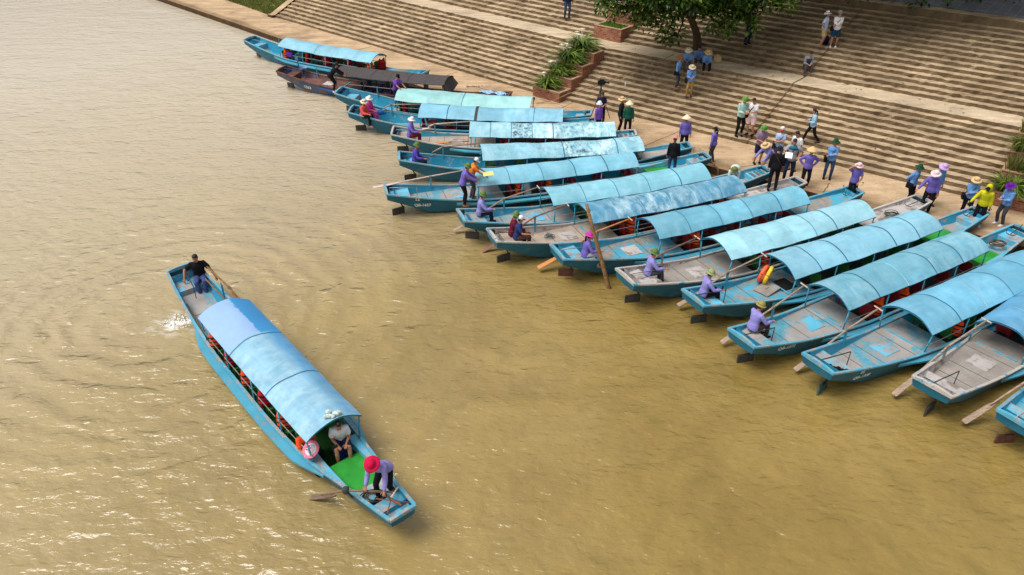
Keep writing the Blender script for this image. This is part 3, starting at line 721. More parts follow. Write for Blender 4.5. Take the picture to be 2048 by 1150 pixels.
def build_boat(key, P, S):
    """local x runs from stern (water side) to bow, y to port, z up from the water"""
    r = random.Random(sum(map(ord, key)) * 13 + 5)
    h = Hull(P, S.get('wide', .91)); L = h.L; rs, re_ = P['rs'], P['re']
    root = empty('covered_passenger_boat', (P['x'], P['y'], 0), rad(P['a'])); root.rotation_euler = (rad(r.uniform(-1.2, 1.2)), 0, rad(P['a']))
    tag(root, S['label'], 'boat', 'covered river boats')
    n = 44; us = [L * i / n for i in range(n + 1)]
    # hull shell
    mb = MB(); rings = []; inner = []
    for u in us:
        g, w_, b, wb = h.g(u), h.w(u), h.b(u), h.wb(u); zm = lerp(b, g, .5)
        rings.append([(u, -w_, g), (u, -h.side(u, zm), zm), (u, -wb, b), (u, 0, b - .03), (u, wb, b), (u, h.side(u, zm), zm), (u, w_, g)])
        ib = max(b + .05, -.02); iw = max(.03, h.side(u, ib) - .03)
        inner.append([(u, -w_ + .028, g), (u, -max(.03, h.side(u, lerp(ib, g, .5)) - .028), lerp(ib, g, .5)), (u, -iw, ib), (u, iw, ib), (u, max(.03, h.side(u, lerp(ib, g, .5)) - .028), lerp(ib, g, .5)), (u, w_ - .028, g)])
    mb.grid(rings, 0, False); mb.grid([q[::-1] for q in inner[1:-1]], 1, False)
    # transoms: outer skin and inner skin joined over the rim, the stern one crowned
    for u, R_, I_, sg in ((0, rings[0], inner[1], 1), (L, rings[-1], inner[-2], -1)):
        k = mb.add(R_, [tuple(range(7)) if sg > 0 else tuple(range(6, -1, -1))], 0)
        mb.add(I_, [tuple(range(5, -1, -1)) if sg > 0 else tuple(range(6))], 1)
    hull = mb.build('hull', [S.get('hull', HULL), S.get('inner', INNER)], root)
    # gunwale rail
    mb = MB()
    for sg in (-1, 1):
        R_ = []
        for u in us:
            g, w_ = h.g(u), h.w(u); a, b_ = sg * (w_ + .022), sg * (w_ - .05)
            R_.append([(u, a, g - .035), (u, a, g + .012), (u, b_, g + .012), (u, b_, g - .035)][::sg])
        mb.loft(R_, 0, False)
    for u, cr in ((0, .05), (L, .02)):
        g, w_ = h.g(u), h.w(u); sg = 1 if u == 0 else -1; R_ = []
        for j in range(9):
            v = lerp(-w_, w_, j / 8); z = g + cr * (1 - (v / w_) ** 2)
            R_.append([(u - .03, v, g - .05), (u - .03, v, z + .016), (u + .05, v, z + .016), (u + .05, v, g - .05)])
        mb.loft(R_, 0, False)
    mb.build('gunwale_rail', S.get('rail', RAIL), root)
    # side steps
    for sg in (-1, 1):
        mb = MB(); R_ = []
        for i in range(25):
            u = lerp(2.5, L - 2.35, i / 24); t = min(1, i / 3, (24 - i) / 3); wi = h.w(u) - .02; wo = wi + (.20 if key == 'X' else .16) * t + .03; z = h.g(u) - .10
            R_.append([(u, sg * wi, z), (u, sg * wo, z - .015), (u, sg * wo, z - .07), (u, sg * wi, z - .14)][::sg])
        mb.loft(R_, 0, False); mb.build('side_step', S.get('step', m_paint('step', rgb(72, 154, 180), rgb(150, 140, 128), .24, .5, 2.5)), root)
    # stern: bench, deck or well
    well = S['stern'] == 'well'; dk = S['deck']
    bz = h.g(.5) - (.15 if not well else .22)
    mb = h.deckpoly(.14, .86, lambda u: bz, 5, .035, mb=MB(), skirt=.32 if well else .22); mb.build('stern_bench', S.get('bench', BENCH), root)
    dz = (lambda u: max(.22, h.b(u) + .08)) if well else (lambda u: max(lerp(.50, .45, (u - .9) / 2.4), h.b(u) + .06))
    dend = rs + (-.1 if well else 1.1)
    mb = h.deckpoly(.88, dend, dz, 14, .03, skirt=.45); 
    for su in ((1.55, 2.2, 3.25) if not well else (1.7, 2.6)):
        w_ = h.side(su, dz(su)) - .05; mb.box(su - .012, su + .012, -w_, w_, dz(su) - .01, dz(su) + .004, 1)
    if not well: w_ = h.side(rs + .02, dz(rs)) - .05; mb.box(rs + .16, rs + .21, -w_ * .8, w_ * .8, dz(rs) - .01, dz(rs) + .03, 2)
    mb.build('stern_deck', [dk, DECKSEAM, RAIL], root)
    if not well:
        mb = MB(); cz = dz(2.8) + .012; mb.box(2.5, 3.05, -.28, .28, cz - .01, cz + .006); hm = S.get('hatch', dk)
        hm = hm if hm is not dk else BENCH if dk in (DECKGREY,) else GREYPAINT
        if S.get('open'):
            mb = MB(); mb.box(3.25, 3.85, -.32, .25, cz - .01, cz + .004); mb.build('open_hatch', BLACKHOLE, root)
            M = Matrix.Translation((2.85, -.05, cz + .04)) @ Matrix.Rotation(rad(12), 4, 'Z') @ Matrix.Rotation(rad(-4), 4, 'Y'); mb = MB(); mb.box(-.33, .33, -.26, .26, 0, .03, 0, M); mb.box(-.08, .08, -.01, .01, .03, .06, 0, M); mb.build('hatch_cover', PLATE, root)
        else: mb.build('hatch_cover', hm, root)
    # floor under the roof, bow decks
    fl = .06; mb = h.deckpoly(dend, L - 2.5, lambda u: fl, 12, .03); mb.build('floor', S.get('floor', DARKFLOOR), root)
    if S.get('bow') == 'plate' or S.get('bow') == 'blue':
        bm_ = GREYPAINT if S['bow'] == 'plate' else DECKBLUE
        mb = h.deckpoly(re_ + .05, L - .1, lambda u: max(lerp(.44, .70, (u - re_) / (L - re_)), h.b(u) + .05), 10, .03, skirt=.35); mb.build('bow_deck', S.get('bowmat', bm_), root)
    else:
        c0, c1 = L - 2.52, L - 1.45
        mb = h.deckpoly(c0, c1, lambda u: .40, 6, .03, skirt=.34); mb.build('carpet', CARPET, root)
        mb = h.deckpoly(c1 - .01, L - .68, lambda u: max(.43, h.b(u) + .07), 6, .03); mb.build('foredeck', DECKGREY if S['bow'] != 'slat' else GREYPAINT, root)
        mb = h.deckpoly(L - .72, L - .04, lambda u: lerp(h.g(L - .72), h.g(L), (u - L + .72) / .7) - .13, 4, .03, skirt=.28); mb.build('bow_deck', BENCH, root)
        for sg in (-1, 1):
            mb = MB(); u0, u1 = L - 3.0, L - 1.5; R_ = []
            for i in range(7):
                u = lerp(u0, u1, i / 6); wo = h.w(u) - .03; wi = max(.1, wo - .26 * (1 - i / 7)); z = h.g(u) - .03
                R_.append([(u, sg * wi, z), (u, sg * wo, z), (u, sg * wo, z - .03), (u, sg * wi, z - .22)][::sg])
            mb.loft(R_, 0, False); mb.build('cheek_deck', BENCH, root)
        if S['bow'] == 'slat':
            mb = MB()
            for i in range(3): u = L - .64 + i * .2; mb.box(u, u + .13, -.26, .26, h.g(u) - .11, h.g(u) - .10)
            mb.build('slats', m_plain('slat', rgb(112, 104, 98), .7), root)
    # roof
    ze, hw0, hw1 = P['ze'], P['hw0'], P['hw1']; flat = S.get('tarp'); rise = .20 if flat else (.26 if key == 'X' else .30)
    nu, nv = 48, 14; npan = S.get('panels', 6); mb = MB(); mb.c = []; top = []; bot = []; cols = []
    tints = [(r.uniform(.25, .75), r.uniform(*S.get('stain', (0, .15))), r.uniform(*S.get('chalk', (.1, .5)))) for _ in range(npan)]
    if S.get('tint'): 
        for i, q in enumerate(S['tint']): tints[i] = q
    ph = [r.uniform(0, 6.28) for _ in range(3)] + [r.uniform(-.6, 1.2)]
    def roofpt(t, v, lift=0.0):
        u = lerp(rs, re_, t); hw = lerp(hw0, hw1, t); a = v * 1.0
        sag = (-.018 * abs(math.sin(t * math.pi * 5)) if flat else .009 * math.sin(t * 31 + v * 2 + ph[0]) - .010 * math.sin(t * 17 - v * 3 + ph[1]) + .012 * math.sin(t * 7 + v * 5 + ph[2]) - .02 * math.sin(t * math.pi) * ph[3])
        z = ze + rise * (1 - abs(a) ** 2.2) + sag + .05 * ((t - .5) * 2) ** 2 + lift; return V((u, hw * a, z))
    for i in range(nu + 1):
        t = i / nu; pi_ = min(npan - 1, int(t * npan)); st = .010 * (pi_ % 2)
        top.append([roofpt(t, -1 + 2 * j / nv, st) for j in range(nv + 1)]); cols.append(tints[pi_])
    mb.grid(top, 0, True); mb.c += [(q[0], q[1], q[2], 1) for q in cols for _ in range(nv + 1)]
    bot = [[p - V((0, 0, .022)) for p in row] for row in top]; mb.grid([q[::-1] for q in bot], 1, True); mb.c += [(.5, .2, .2, 1)] * ((nu + 1) * (nv + 1))
    def strip(A, B, m):
        o = mb.add([x for p in zip(A, B) for x in p], [(2 * i, 2 * i + 1, 2 * i + 3, 2 * i + 2) for i in range(len(A) - 1)], m); mb.c += [(.4, .2, .2, 1)] * (2 * len(A))
    for q in (0, nu): strip([top[q][j] for j in range(nv + 1)], [bot[q][j] for j in range(nv + 1)], 2)
    for j in (0, nv): strip([top[i][j] for i in range(nu + 1)], [bot[i][j] for i in range(nu + 1)], 2)
    for k in range(1, npan):
        t = k / npan; hwid = .0035 if r.random() < .6 else .006
        if S.get('bands') and k in S['bands']: hwid = .020
        mt = 3 if r.random() < .35 else 2
        A = [roofpt(t - hwid / 2, -1 + 2 * j / nv, .016) for j in range(nv + 1)]; B = [roofpt(t + hwid / 2, -1 + 2 * j / nv, .016) for j in range(nv + 1)]; strip(A, B, 4 if hwid > .015 else mt)
    rm = S['roof'](key) if callable(S['roof']) else S['roof']
    roof = mb.build('roof', [rm, STEELB if not flat else BLACKCLOTH, SEAM if not flat else DARKIRON, SEAML if not flat else DARKIRON, DARKIRON], root)
    tubm = STEELB if not flat else DARKIRON
    for t in (0.0, 1.0):
        mb = MB(); mb.tube([roofpt(t + (.006 if t == 0 else -.006), -1 + 2 * j / 12, -.05) for j in range(13)], .020, 6); mb.build('roof_arch', tubm, roof)
    for sg in (-1, 1):
        for t in (.012, .27, .52, .76, .988):
            u = lerp(rs, re_, t); top_ = roofpt(t, sg, -.02); top_.y = sg * (lerp(hw0, hw1, t) - .03); bz_ = h.g(u) - .06
            mb = MB(); mb.tube([(u - .02, sg * (h.w(u) - .05), bz_), top_], .021, 6); mb.build('post', tubm, root)
        mb = MB(); pts = [(lerp(rs, re_, i / 10), sg * (lerp(h.w(lerp(rs, re_, i / 10)) - .05, lerp(hw0, hw1, i / 10) - .03, .45)), lerp(h.g(6), ze, .45)) for i in range(11)]
        mb.tube(pts, .012, 5); mb.build('handrail', STEEL, root)
    if S.get('flap'):
        mb = MB(); mb.grid([[(re_ - .02 + .02 * math.sin(j * 2), lerp(-hw1, hw1, j / 8), ze + rise * (1 - abs(-1 + j / 4) ** 2.2)) for j in range(9)], [(re_ + .22, lerp(-hw1, hw1, j / 8), ze - .42 + .3 * abs(j - 4) / 4 * .5) for j in range(9)]]); mb.build('roof_flap', BLACKCLOTH, roof)
    # rudder and tiller, rowlock
    rud = MB(); rp = V((.40, 0, h.b(.40) - .01)); ft = V((.60, 0, .22)); rud.tube([rp + V((-.02, 0, .12)), rp, ft, ft + V((.02, 0, -.5))], .026, 7); ry_ = rad(r.uniform(-34, 20)); RM = Matrix.Translation((ft.x, 0, 0)) @ Matrix.Rotation(ry_, 4, 'Z')
    ro = rud.build('rudder', S.get('iron', DARKIRON), root)
    mb = MB(); mb.box(-.46, .03, -.022, .022, -.10, .25, 0, RM); mb.box(-.45, .02, -.03, .03, .225, .26, 0, RM); mb.build('blade', S.get('blade', DARKIRON), ro)
    mb = MB(); mb.tube([(.12, .06, bz + .02), (.16, .04, bz + .26), (1.15, -.08, bz + .22)], [.018, .018, .014], 6); mb.tube([(1.15, -.08, bz + .22), (1.13, -.08, bz - .22)], .012, 5); mb.build('tiller', DARKIRON if r.random() < .5 else STEEL, root)
    rx, ry = 1.78, h.w(1.78) - .06; RL = V((rx, ry, h.g(rx) + .34))
    mb = MB(); mb.bar((rx, ry, h.g(rx) - .2), RL, .05, .05); mb.tube([RL + V((-.03, 0, 0)), RL + V((-.03, 0, .09))], .012, 5); mb.tube([RL + V((.03, 0, 0)), RL + V((.03, 0, .09))], .012, 5)
    mb.build('rowlock', S.get('lockmat', STEELB if S['deck'] is not PLATE else STEEL), root)
    # seats
    ns = S.get('seats', 5); sm = S.get('seatmat', SEATG); spots = []
    for i in range(ns):
        u = lerp(dend + .5, L - 3.3, i / max(1, ns - 1))
        for sg in (-1, 1):
            mb = MB(); y = sg * .38; mb.box(u - .21, u + .21, y - .20, y + .20, fl + .30, fl + .34); 
            M = Matrix.Translation((u - .20, y, fl + .34)) @ Matrix.Rotation(rad(-10), 4, 'Y'); mb.box(-.02, .02, -.20, .20, .04, .46, 0, M)
            for a in (-.17, .17):
                for b_ in (-.17, .17): mb.box(u + a - .015, u + a + .015, y + b_ - .015, y + b_ + .015, fl, fl + .30)
            mb.build('seat', sm, root); spots.append((u, y, fl + .34))
    # lettering on the side that faces the river
    for (body, u0, zz, size, sk) in S.get('text', ()):
        vs, fs = text_mesh(body, size); mb = MB(); out = []
        for p in vs:
            u = u0 + p.x; z = zz(u) + p.y if callable(zz) else zz + p.y; q = (u, -(h.side(u, z) + .006), z); out.append(q)
        mb.add(out, fs); mb.build('lettering', WHITEPAINT, root)
    if S.get('emblem'):
        u0, z0 = S['emblem']; mb = MB()
        for k in range(14):
            a0 = 2 * math.pi * k / 14; a1 = a0 + .34
            pts = [(u0 + .17 * math.cos(a) * q, z0 + .11 * math.sin(a) * q) for a, q in ((a0, 1), (a1, 1), (a1, .74), (a0, .74))]
            mb.add([(u, -(h.side(u, z) + .006), z) for u, z in pts], [(0, 1, 2, 3)])
        mb.build('emblem', WHITEPAINT, root)
    bpy.context.view_layer.update()
    return dict(root=root, h=h, RL=RL, spots=spots, bz=bz, roofpt=roofpt, P=P)

ROOF = lambda c, chalk, stain: (lambda key: m_roof(key, c, chalk, stain, sum(map(ord, key)) % 17))
BP = {
'A':dict(x=-15.70,y=45.78,a=-28.9,zs=1.07,ze=1.08,rs=2.92,re=9.64,L=12.70,hw0=0.69,hw1=0.72,sw=0.50),
'B':dict(x=-12.29,y=39.85,a=-17.0,zs=1.02,ze=1.18,rs=3.56,re=9.55,L=12.74,hw0=0.74,hw1=0.73,sw=0.50),
'C':dict(x=-8.48,y=36.05,a=-12.1,zs=1.11,ze=1.04,rs=3.14,re=9.65,L=12.40,hw0=0.78,hw1=0.71,sw=0.50),
'D':dict(x=-7.45,y=33.60,a=-5.6,zs=1.04,ze=0.97,rs=3.30,re=9.81,L=11.25,hw0=0.77,hw1=0.71,sw=0.50),
'E':dict(x=-5.18,y=30.99,a=0.2,zs=1.01,ze=0.95,rs=3.36,re=9.62,L=10.53,hw0=0.77,hw1=0.70,sw=0.49),
'F':dict(x=-4.52,y=28.02,a=7.5,zs=1.08,ze=0.95,rs=3.29,re=9.93,L=12.06,hw0=0.76,hw1=0.68,sw=0.47),
'G':dict(x=-4.64,y=25.02,a=15.5,zs=1.04,ze=1.00,rs=3.27,re=9.77,L=13.04,hw0=0.74,hw1=0.68,sw=0.49),
'H':dict(x=-1.76,y=22.94,a=19.8,zs=1.06,ze=1.14,rs=3.15,re=9.54,L=12.49,hw0=0.71,hw1=0.65,sw=0.50),
'I':dict(x=-0.65,y=21.51,a=21.7,zs=1.07,ze=1.14,rs=3.28,re=9.55,L=12.52,hw0=0.76,hw1=0.65,sw=0.50),
'J':dict(x=1.41,y=20.46,a=23.2,zs=1.07,ze=1.12,rs=3.32,re=9.59,L=12.40,hw0=0.72,hw1=0.61,sw=0.51),
'K':dict(x=3.38,y=18.98,a=25.8,zs=1.06,ze=1.11,rs=3.34,re=9.65,L=12.83,hw0=0.78,hw1=0.64,sw=0.52),
'L':dict(x=5.20,y=17.87,a=26.9,zs=1.04,ze=1.14,rs=3.12,re=9.66,L=12.69,hw0=0.78,hw1=0.70,sw=0.51),
'M':dict(x=6.11,y=16.01,a=29.5,zs=1.00,ze=1.17,rs=3.22,re=9.69,L=12.79,hw0=0.74,hw1=0.67,sw=0.50),
'N':dict(x=7.75,y=14.86,a=29.9,zs=1.05,ze=1.11,rs=3.42,re=9.70,L=12.60,hw0=0.79,hw1=0.70,sw=0.50),
'O':dict(x=10.22,y=13.98,a=36.1,zs=1.05,ze=1.09,rs=3.42,re=9.70,L=12.60,hw0=0.69,hw1=0.70,sw=0.50),
'P':dict(x=11.57,y=12.83,a=32.7,zs=1.04,ze=1.10,rs=3.30,re=9.70,L=12.60,hw0=0.76,hw1=0.70,sw=0.42),
'X':dict(x=-10.17,y=19.67,a=-49.8,zs=0.97,ze=1.19,rs=3.46,re=9.63,L=12.32,hw0=0.73,hw1=0.69,sw=0.44)}
sl = lambda h0, k: (lambda u: h0 - k * (u - .8))
BS = {
'A': dict(label='blue boat with sky blue roof and rows of orange vests, moored farthest up the bank', stern='well', deck=DECKBLUE, bow='carpet', roof=ROOF(rgb(122, 196, 226), .5, .1), emblem=(4.45, .17), text=(('2.8', 4.30, .30, .15, 0),), panels=5, blade=RUSTIRON),
'B': dict(label='weathered dark blue boat with brown deck and a black cloth canopy', stern='deck', deck=BROWNDECK, bow='plate', bowmat=BROWNDECK, floor=BROWNDECK, roof=BLACKCLOTH, tarp=True, flap=True, hull=m_paint('oldhull', rgb(44, 84, 122), rgb(112, 88, 78), .50, .7, 1.6), inner=m_paint('browninner', rgb(112, 74, 64), rgb(44, 110, 180), .40, .7, 1.2), rail=BROWNDECK, bench=BROWNDECK, step=HULLB, panels=6, seatmat=SEATN, text=(('1563', 1.55, sl(.36, .10), .22, 0),)),
'C': dict(label='blue boat with a pale turquoise roof, next to the black canopy', stern='well', deck=DECKBLUE, bow='carpet', roof=ROOF(rgb(148, 214, 216), .35, .06), panels=4),
'D': dict(label='blue boat whose roof has one dark band, two women seated in its stern', stern='well', deck=DECKGREY, bow='carpet', roof=ROOF(rgb(112, 190, 224), .5, .12), panels=5, bands=(2,), seatmat=SEATR),
'E': dict(label='blue boat with tan stern deck and a roof of mouldy black-stained panels', stern='deck', deck=PLATETAN, bench=PLATETAN, rail=m_paint('tanrail', rgb(190, 180, 170), TEALIN, .3), bow='slat', roof=ROOF(rgb(132, 200, 224), .95, .95), panels=7, tint=((.55, .05, .3), (.55, .1, .4), (.5, .56, .9), (.6, .30, 1.0), (.52, .50, .9), (.55, .40, 1.0), (.6, .28, 1.0)), seatmat=SEATR),
'F': dict(label='blue boat with a white plated bow, its shore-side roof panels stained black', stern='well', deck=DECKGREY, bow='plate', bowmat=m_tread('whitish', rgb(206, 188, 176)), roof=ROOF(rgb(124, 198, 226), .85, .85), panels=6, tint=((.5, .05, .3), (.5, .1, .3), (.42, .35, .5), (.48, .58, .9), (.6, .44, 1.0), (.5, .3, .5))),
'G': dict(label='blue boat lettered 12 QB-1657 on its side, green carpet at the bow', stern='deck', deck=DECKGREY, bow='carpet', roof=ROOF(rgb(108, 192, 224), .35, .05), panels=5, text=(('12', .98, sl(.71, .08), .17, 0), ('QB-1657', .95, sl(.44, .07), .165, 0)), seatmat=SEATR),
'H': dict(label='blue boat with slatted bow deck and a plain sky blue roof', stern='deck', deck=DECKGREY, bow='slat', roof=ROOF(rgb(116, 196, 222), .3, .05), panels=5),
'I': dict(label='boat with grey plated stern and a deep blue mottled roof', stern='deck', deck=PLATETAN, bench=PLATETAN, bow='plate', roof=ROOF(rgb(58, 150, 194), .7, .4), rail=m_paint('greyrail', rgb(186, 178, 170), TEALIN, .25), inner=GREYPAINT, panels=6, tint=((.6, .05, .3), (.5, .7, .7), (.5, .8, .8), (.4, .3, .6), (.45, .3, .5), (.45, .3, .4)), seatmat=SEATR),
'J': dict(label='blue boat with scratched sky blue roof, beside the leaning wooden pole', stern='deck', deck=DECKBLUE, bow='blue', roof=ROOF(rgb(94, 186, 220), .3, .35), panels=5, blade=RUSTIRON, seatmat=SEATR),
'K': dict(label='boat with bare grey stern and the palest blue roof, anchor on its bow', stern='deck', deck=PLATE, bench=GREYPAINT, bow='plate', roof=ROOF(rgb(152, 218, 242), .35, .25), rail=m_paint('greyrail', rgb(186, 178, 170), TEALIN, .25), inner=GREYPAINT, panels=7),
'L': dict(label='blue boat with orange and yellow float ring on its stern and an open hatch', stern='deck', deck=DECKBLUE, bow='carpet', open=True, roof=ROOF(rgb(128, 204, 238), .4, .12), panels=6),
'M': dict(label='blue boat with grey stern deck rowed by the person in the khaki helmet', stern='deck', deck=DECKGREY, bench=DECKGREY, bow='carpet', roof=ROOF(rgb(96, 180, 212), .45, .2), panels=5, text=(('QB-1372', .92, sl(.56, .08), .16, 0),), seatmat=SEATR),
'N': dict(label='blue boat with empty stern, small grey seat and lettering QB-1308 on the hull', stern='deck', deck=DECKGREY, bow='carpet', roof=ROOF(rgb(92, 186, 228), .35, .12), panels=5, text=(('15', 1.05, sl(.66, .08), .15, 0), ('QB-1308', .92, sl(.46, .08), .16, 0)), blade=m_paint('bladegreen', rgb(48, 96, 96), rgb(40, 40, 36), .5)),
'O': dict(label='boat with wide bare grey metal stern and no one aboard, cut by the right edge', stern='deck', deck=PLATE, bench=GREYPAINT, bow='plate', roof=ROOF(rgb(72, 166, 220), .35, .1), rail=m_paint('greyrail', rgb(186, 178, 170), TEALIN, .25), inner=GREYPAINT, hatch=GREYPAINT, panels=6, seatmat=SEATR),
'P': dict(label='blue boat of which only the stern tip shows in the lower right corner', stern='deck', deck=DECKBLUE, bow='carpet', roof=ROOF(rgb(92, 180, 220), .3, .1), panels=5, blade=RUSTIRON),
'X': dict(label='blue boat under way alone in open water with passengers aboard', wide=.87, stern='well', deck=DECKGREY, bow='carpet', roof=ROOF(rgb(124, 184, 220), .30, .12), floor=CARPETD, panels=3, tint=((.52, .02, .25), (.56, .05, .75), (.58, .05, .8)), seats=6),
}
BOAT = {k: build_boat(k, BP[k], BS[k]) for k in BP}
def W(k, u, v, z): return BOAT[k]['root'].matrix_world @ V((u, v, z))

# ------------------------------------------------------------------ people
CL = {k: rgb(*v) for k, v in dict(
    navy=(34, 40, 66), navyblue=(48, 62, 112), black=(26, 25, 30), denim=(58, 76, 112), denimdark=(40, 52, 80), denim2=(66, 84, 136), paleblue=(182, 200, 232), skyblue=(160, 200, 224), blue=(112, 158, 216),
    khaki=(192, 164, 118), white=(232, 230, 232), mintwhite=(206, 226, 218), tealdark=(28, 62, 88), grey=(150, 152, 158), greydark=(74, 76, 84), greylight=(172, 170, 174), mustard=(176, 138, 76), mint=(176, 214, 206), pink=(232, 196, 196),
    mauve=(152, 128, 150), lilac=(152, 146, 214), violet=(120, 106, 190), purpleblue=(92, 74, 178), purpleshirt=(126, 82, 178), maroon=(112, 28, 50), yellow=(214, 204, 36), green=(30, 94, 72), greenblack=(36, 44, 46), coral=(226, 96, 84), magenta=(218, 74, 160),
    orange=(240, 134, 48), orangevest=(242, 84, 36), brown=(86, 60, 50), teal=(28, 120, 140), red=(206, 44, 56), tan=(150, 112, 82), ginger=(156, 104, 42), straw=(226, 190, 136), cream=(238, 222, 188), leafgreen=(92, 144, 54), armygreen=(92, 120, 60), olive=(120, 116, 62),
    sage=(146, 158, 106), khakihat=(150, 136, 72), greendark=(32, 84, 56), pinkwhite=(242, 214, 214), lilachat=(206, 170, 220), purple=(106, 36, 150), salmon=(216, 148, 138), hotpink=(206, 64, 168), crimson=(206, 22, 70)).items()}
SKIN = m_plain('skin', rgb(176, 122, 92), .55, .12, 8, .35); EYE = m_plain('eye', rgb(24, 20, 18), .3, .1); LIP = m_plain('lip', rgb(150, 84, 74), .5, .1)
HAIRB = m_plain('hair_black', rgb(22, 20, 20), .5, .3, 20); HAIRBR = m_plain('hair_brown', rgb(74, 44, 34), .5, .3, 20)
def cloth(k): return m_cloth(k, CL[k])
REMESH = []      # (object, voxel size, extra geometry to join afterwards)

def ik(a, t, l1, l2, hint):
    d = t - a; D = min(d.length, (l1 + l2) * .995)
    if d.length < 1e-5: d = V((0, 0, -1))
    x = d.normalized(); t = a + x * D; c = (l1 * l1 + D * D - l2 * l2) / (2 * D); h_ = math.sqrt(max(0, l1 * l1 - c * c))
    hv = hint - x * hint.dot(x); hv = hv.normalized() if hv.length > 1e-4 else x.orthogonal().normalized()
    return a + x * c + hv * h_, t

def pose_of(name, r):
    """targets in a 1.68 m body standing at the origin, y forward, x to the right"""
    J = lambda s=.03: r.uniform(-s, s)
    p = dict(lean=3, yaw=J(4), pz=.92, py=0, head=(8 + J(10) * 3, J() * 500), R=V((.25, .06, .80)), L=V((-.25, .05, .80)), FR=V((.12, .03 + J(), 0)), FL=V((-.12, -.02 + J(), 0)), elbow=V((.4, -.8, 0)))
    if name == 'hands': p.update(R=V((.07, .30, 1.10)), L=V((-.06, .31, 1.10)), head=(32, J() * 300))
    elif name == 'paper': p.update(R=V((.14, .30, 1.14)), L=V((-.22, .12, 1.02)), head=(25, 8), elbow=V((.8, -.5, 0)))
    elif name == 'crossed': p.update(R=V((-.10, .19, 1.14)), L=V((.12, .22, 1.10)), elbow=V((.7, -.1, -.2)))
    elif name == 'akimbo': p.update(R=V((.20, .02, .99)), L=V((-.21, .0, .98)), elbow=V((1, -.5, 0)))
    elif name == 'behind': p.update(R=V((.06, -.17, .93)), L=V((-.06, -.17, .93)), elbow=V((.8, -.6, 0)))
    elif name == 'walk': p.update(FR=V((.09, .36, 0)), FL=V((-.09, -.34, .03)), pz=.87, R=V((.14, .30, 1.05)), L=V((-.12, .30, 1.06)), lean=5)
    elif name == 'bend': p.update(lean=48, pz=.86, py=-.12, R=V((.34, .62, .62)), L=V((-.10, .50, .62)), head=(10, 0), FR=V((.13, .12, 0)), FL=V((-.12, -.12, 0)))
    elif name == 'bendlow': p.update(lean=88, pz=.84, py=-.16, R=V((.12, .52, .28)), L=V((-.10, .55, .28)), head=(-8, 0), FR=V((.15, .06, 0)), FL=V((-.15, -.04, 0)))
    elif name == 'reachl': p.update(lean=9, R=V((.46, .36, .84)), L=V((-.25, .05, .80)), head=(20, -15))
    elif name == 'hat': p.update(R=V((.17, .12, 1.60)), L=V((-.10, .22, .92)), elbow=V((1, .1, -.2)))
    elif name == 'leanover': p.update(lean=42, pz=.88, py=-.10, R=V((.16, .66, .88)), L=V((-.16, .66, .86)))
    elif name == 'leanroof': p.update(lean=16, py=-.05, R=V((.16, .50, 1.02)), L=V((-.16, .52, 1.02)), head=(20, 0))
    elif name == 'row': p.update(lean=44, pz=.88, py=-.12, R=V((.20, .42, .66)), L=V((-.24, .40, .68)), head=(22, 0), FR=V((.17, .06, 0)), FL=V((-.17, -.10, 0)))
    elif name == 'sit': p.update(lean=9, pz=.10, py=0, FR=V((.11, .46, -.36)), FL=V((-.12, .44, -.36)), R=V((.20, .46, .30)), L=V((-.13, .34, .17)), head=(10, J() * 600))
    elif name == 'sitdown': p.update(lean=18, pz=.10, py=0, FR=V((.15, .46, -.36)), FL=V((-.14, .48, -.36)), R=V((.10, .36, .20)), L=V((-.10, .36, .20)), head=(28, 8))
    elif name == 'sitwide': p.update(lean=10, pz=.10, py=0, FR=V((.04, .50, -.40)), FL=V((-.10, .46, -.40)), R=V((.42, .16, .14)), L=V((-.42, .22, .10)), head=(18, -22), elbow=V((.9, -.5, 0)))
    elif name == 'sitg': p.update(lean=26, pz=.11, py=0, FR=V((.14, .48, -.30)), FL=V((-.14, .47, -.30)), R=V((.06, .42, .22)), L=V((-.05, .43, .22)), head=(26, J() * 400))
    return p

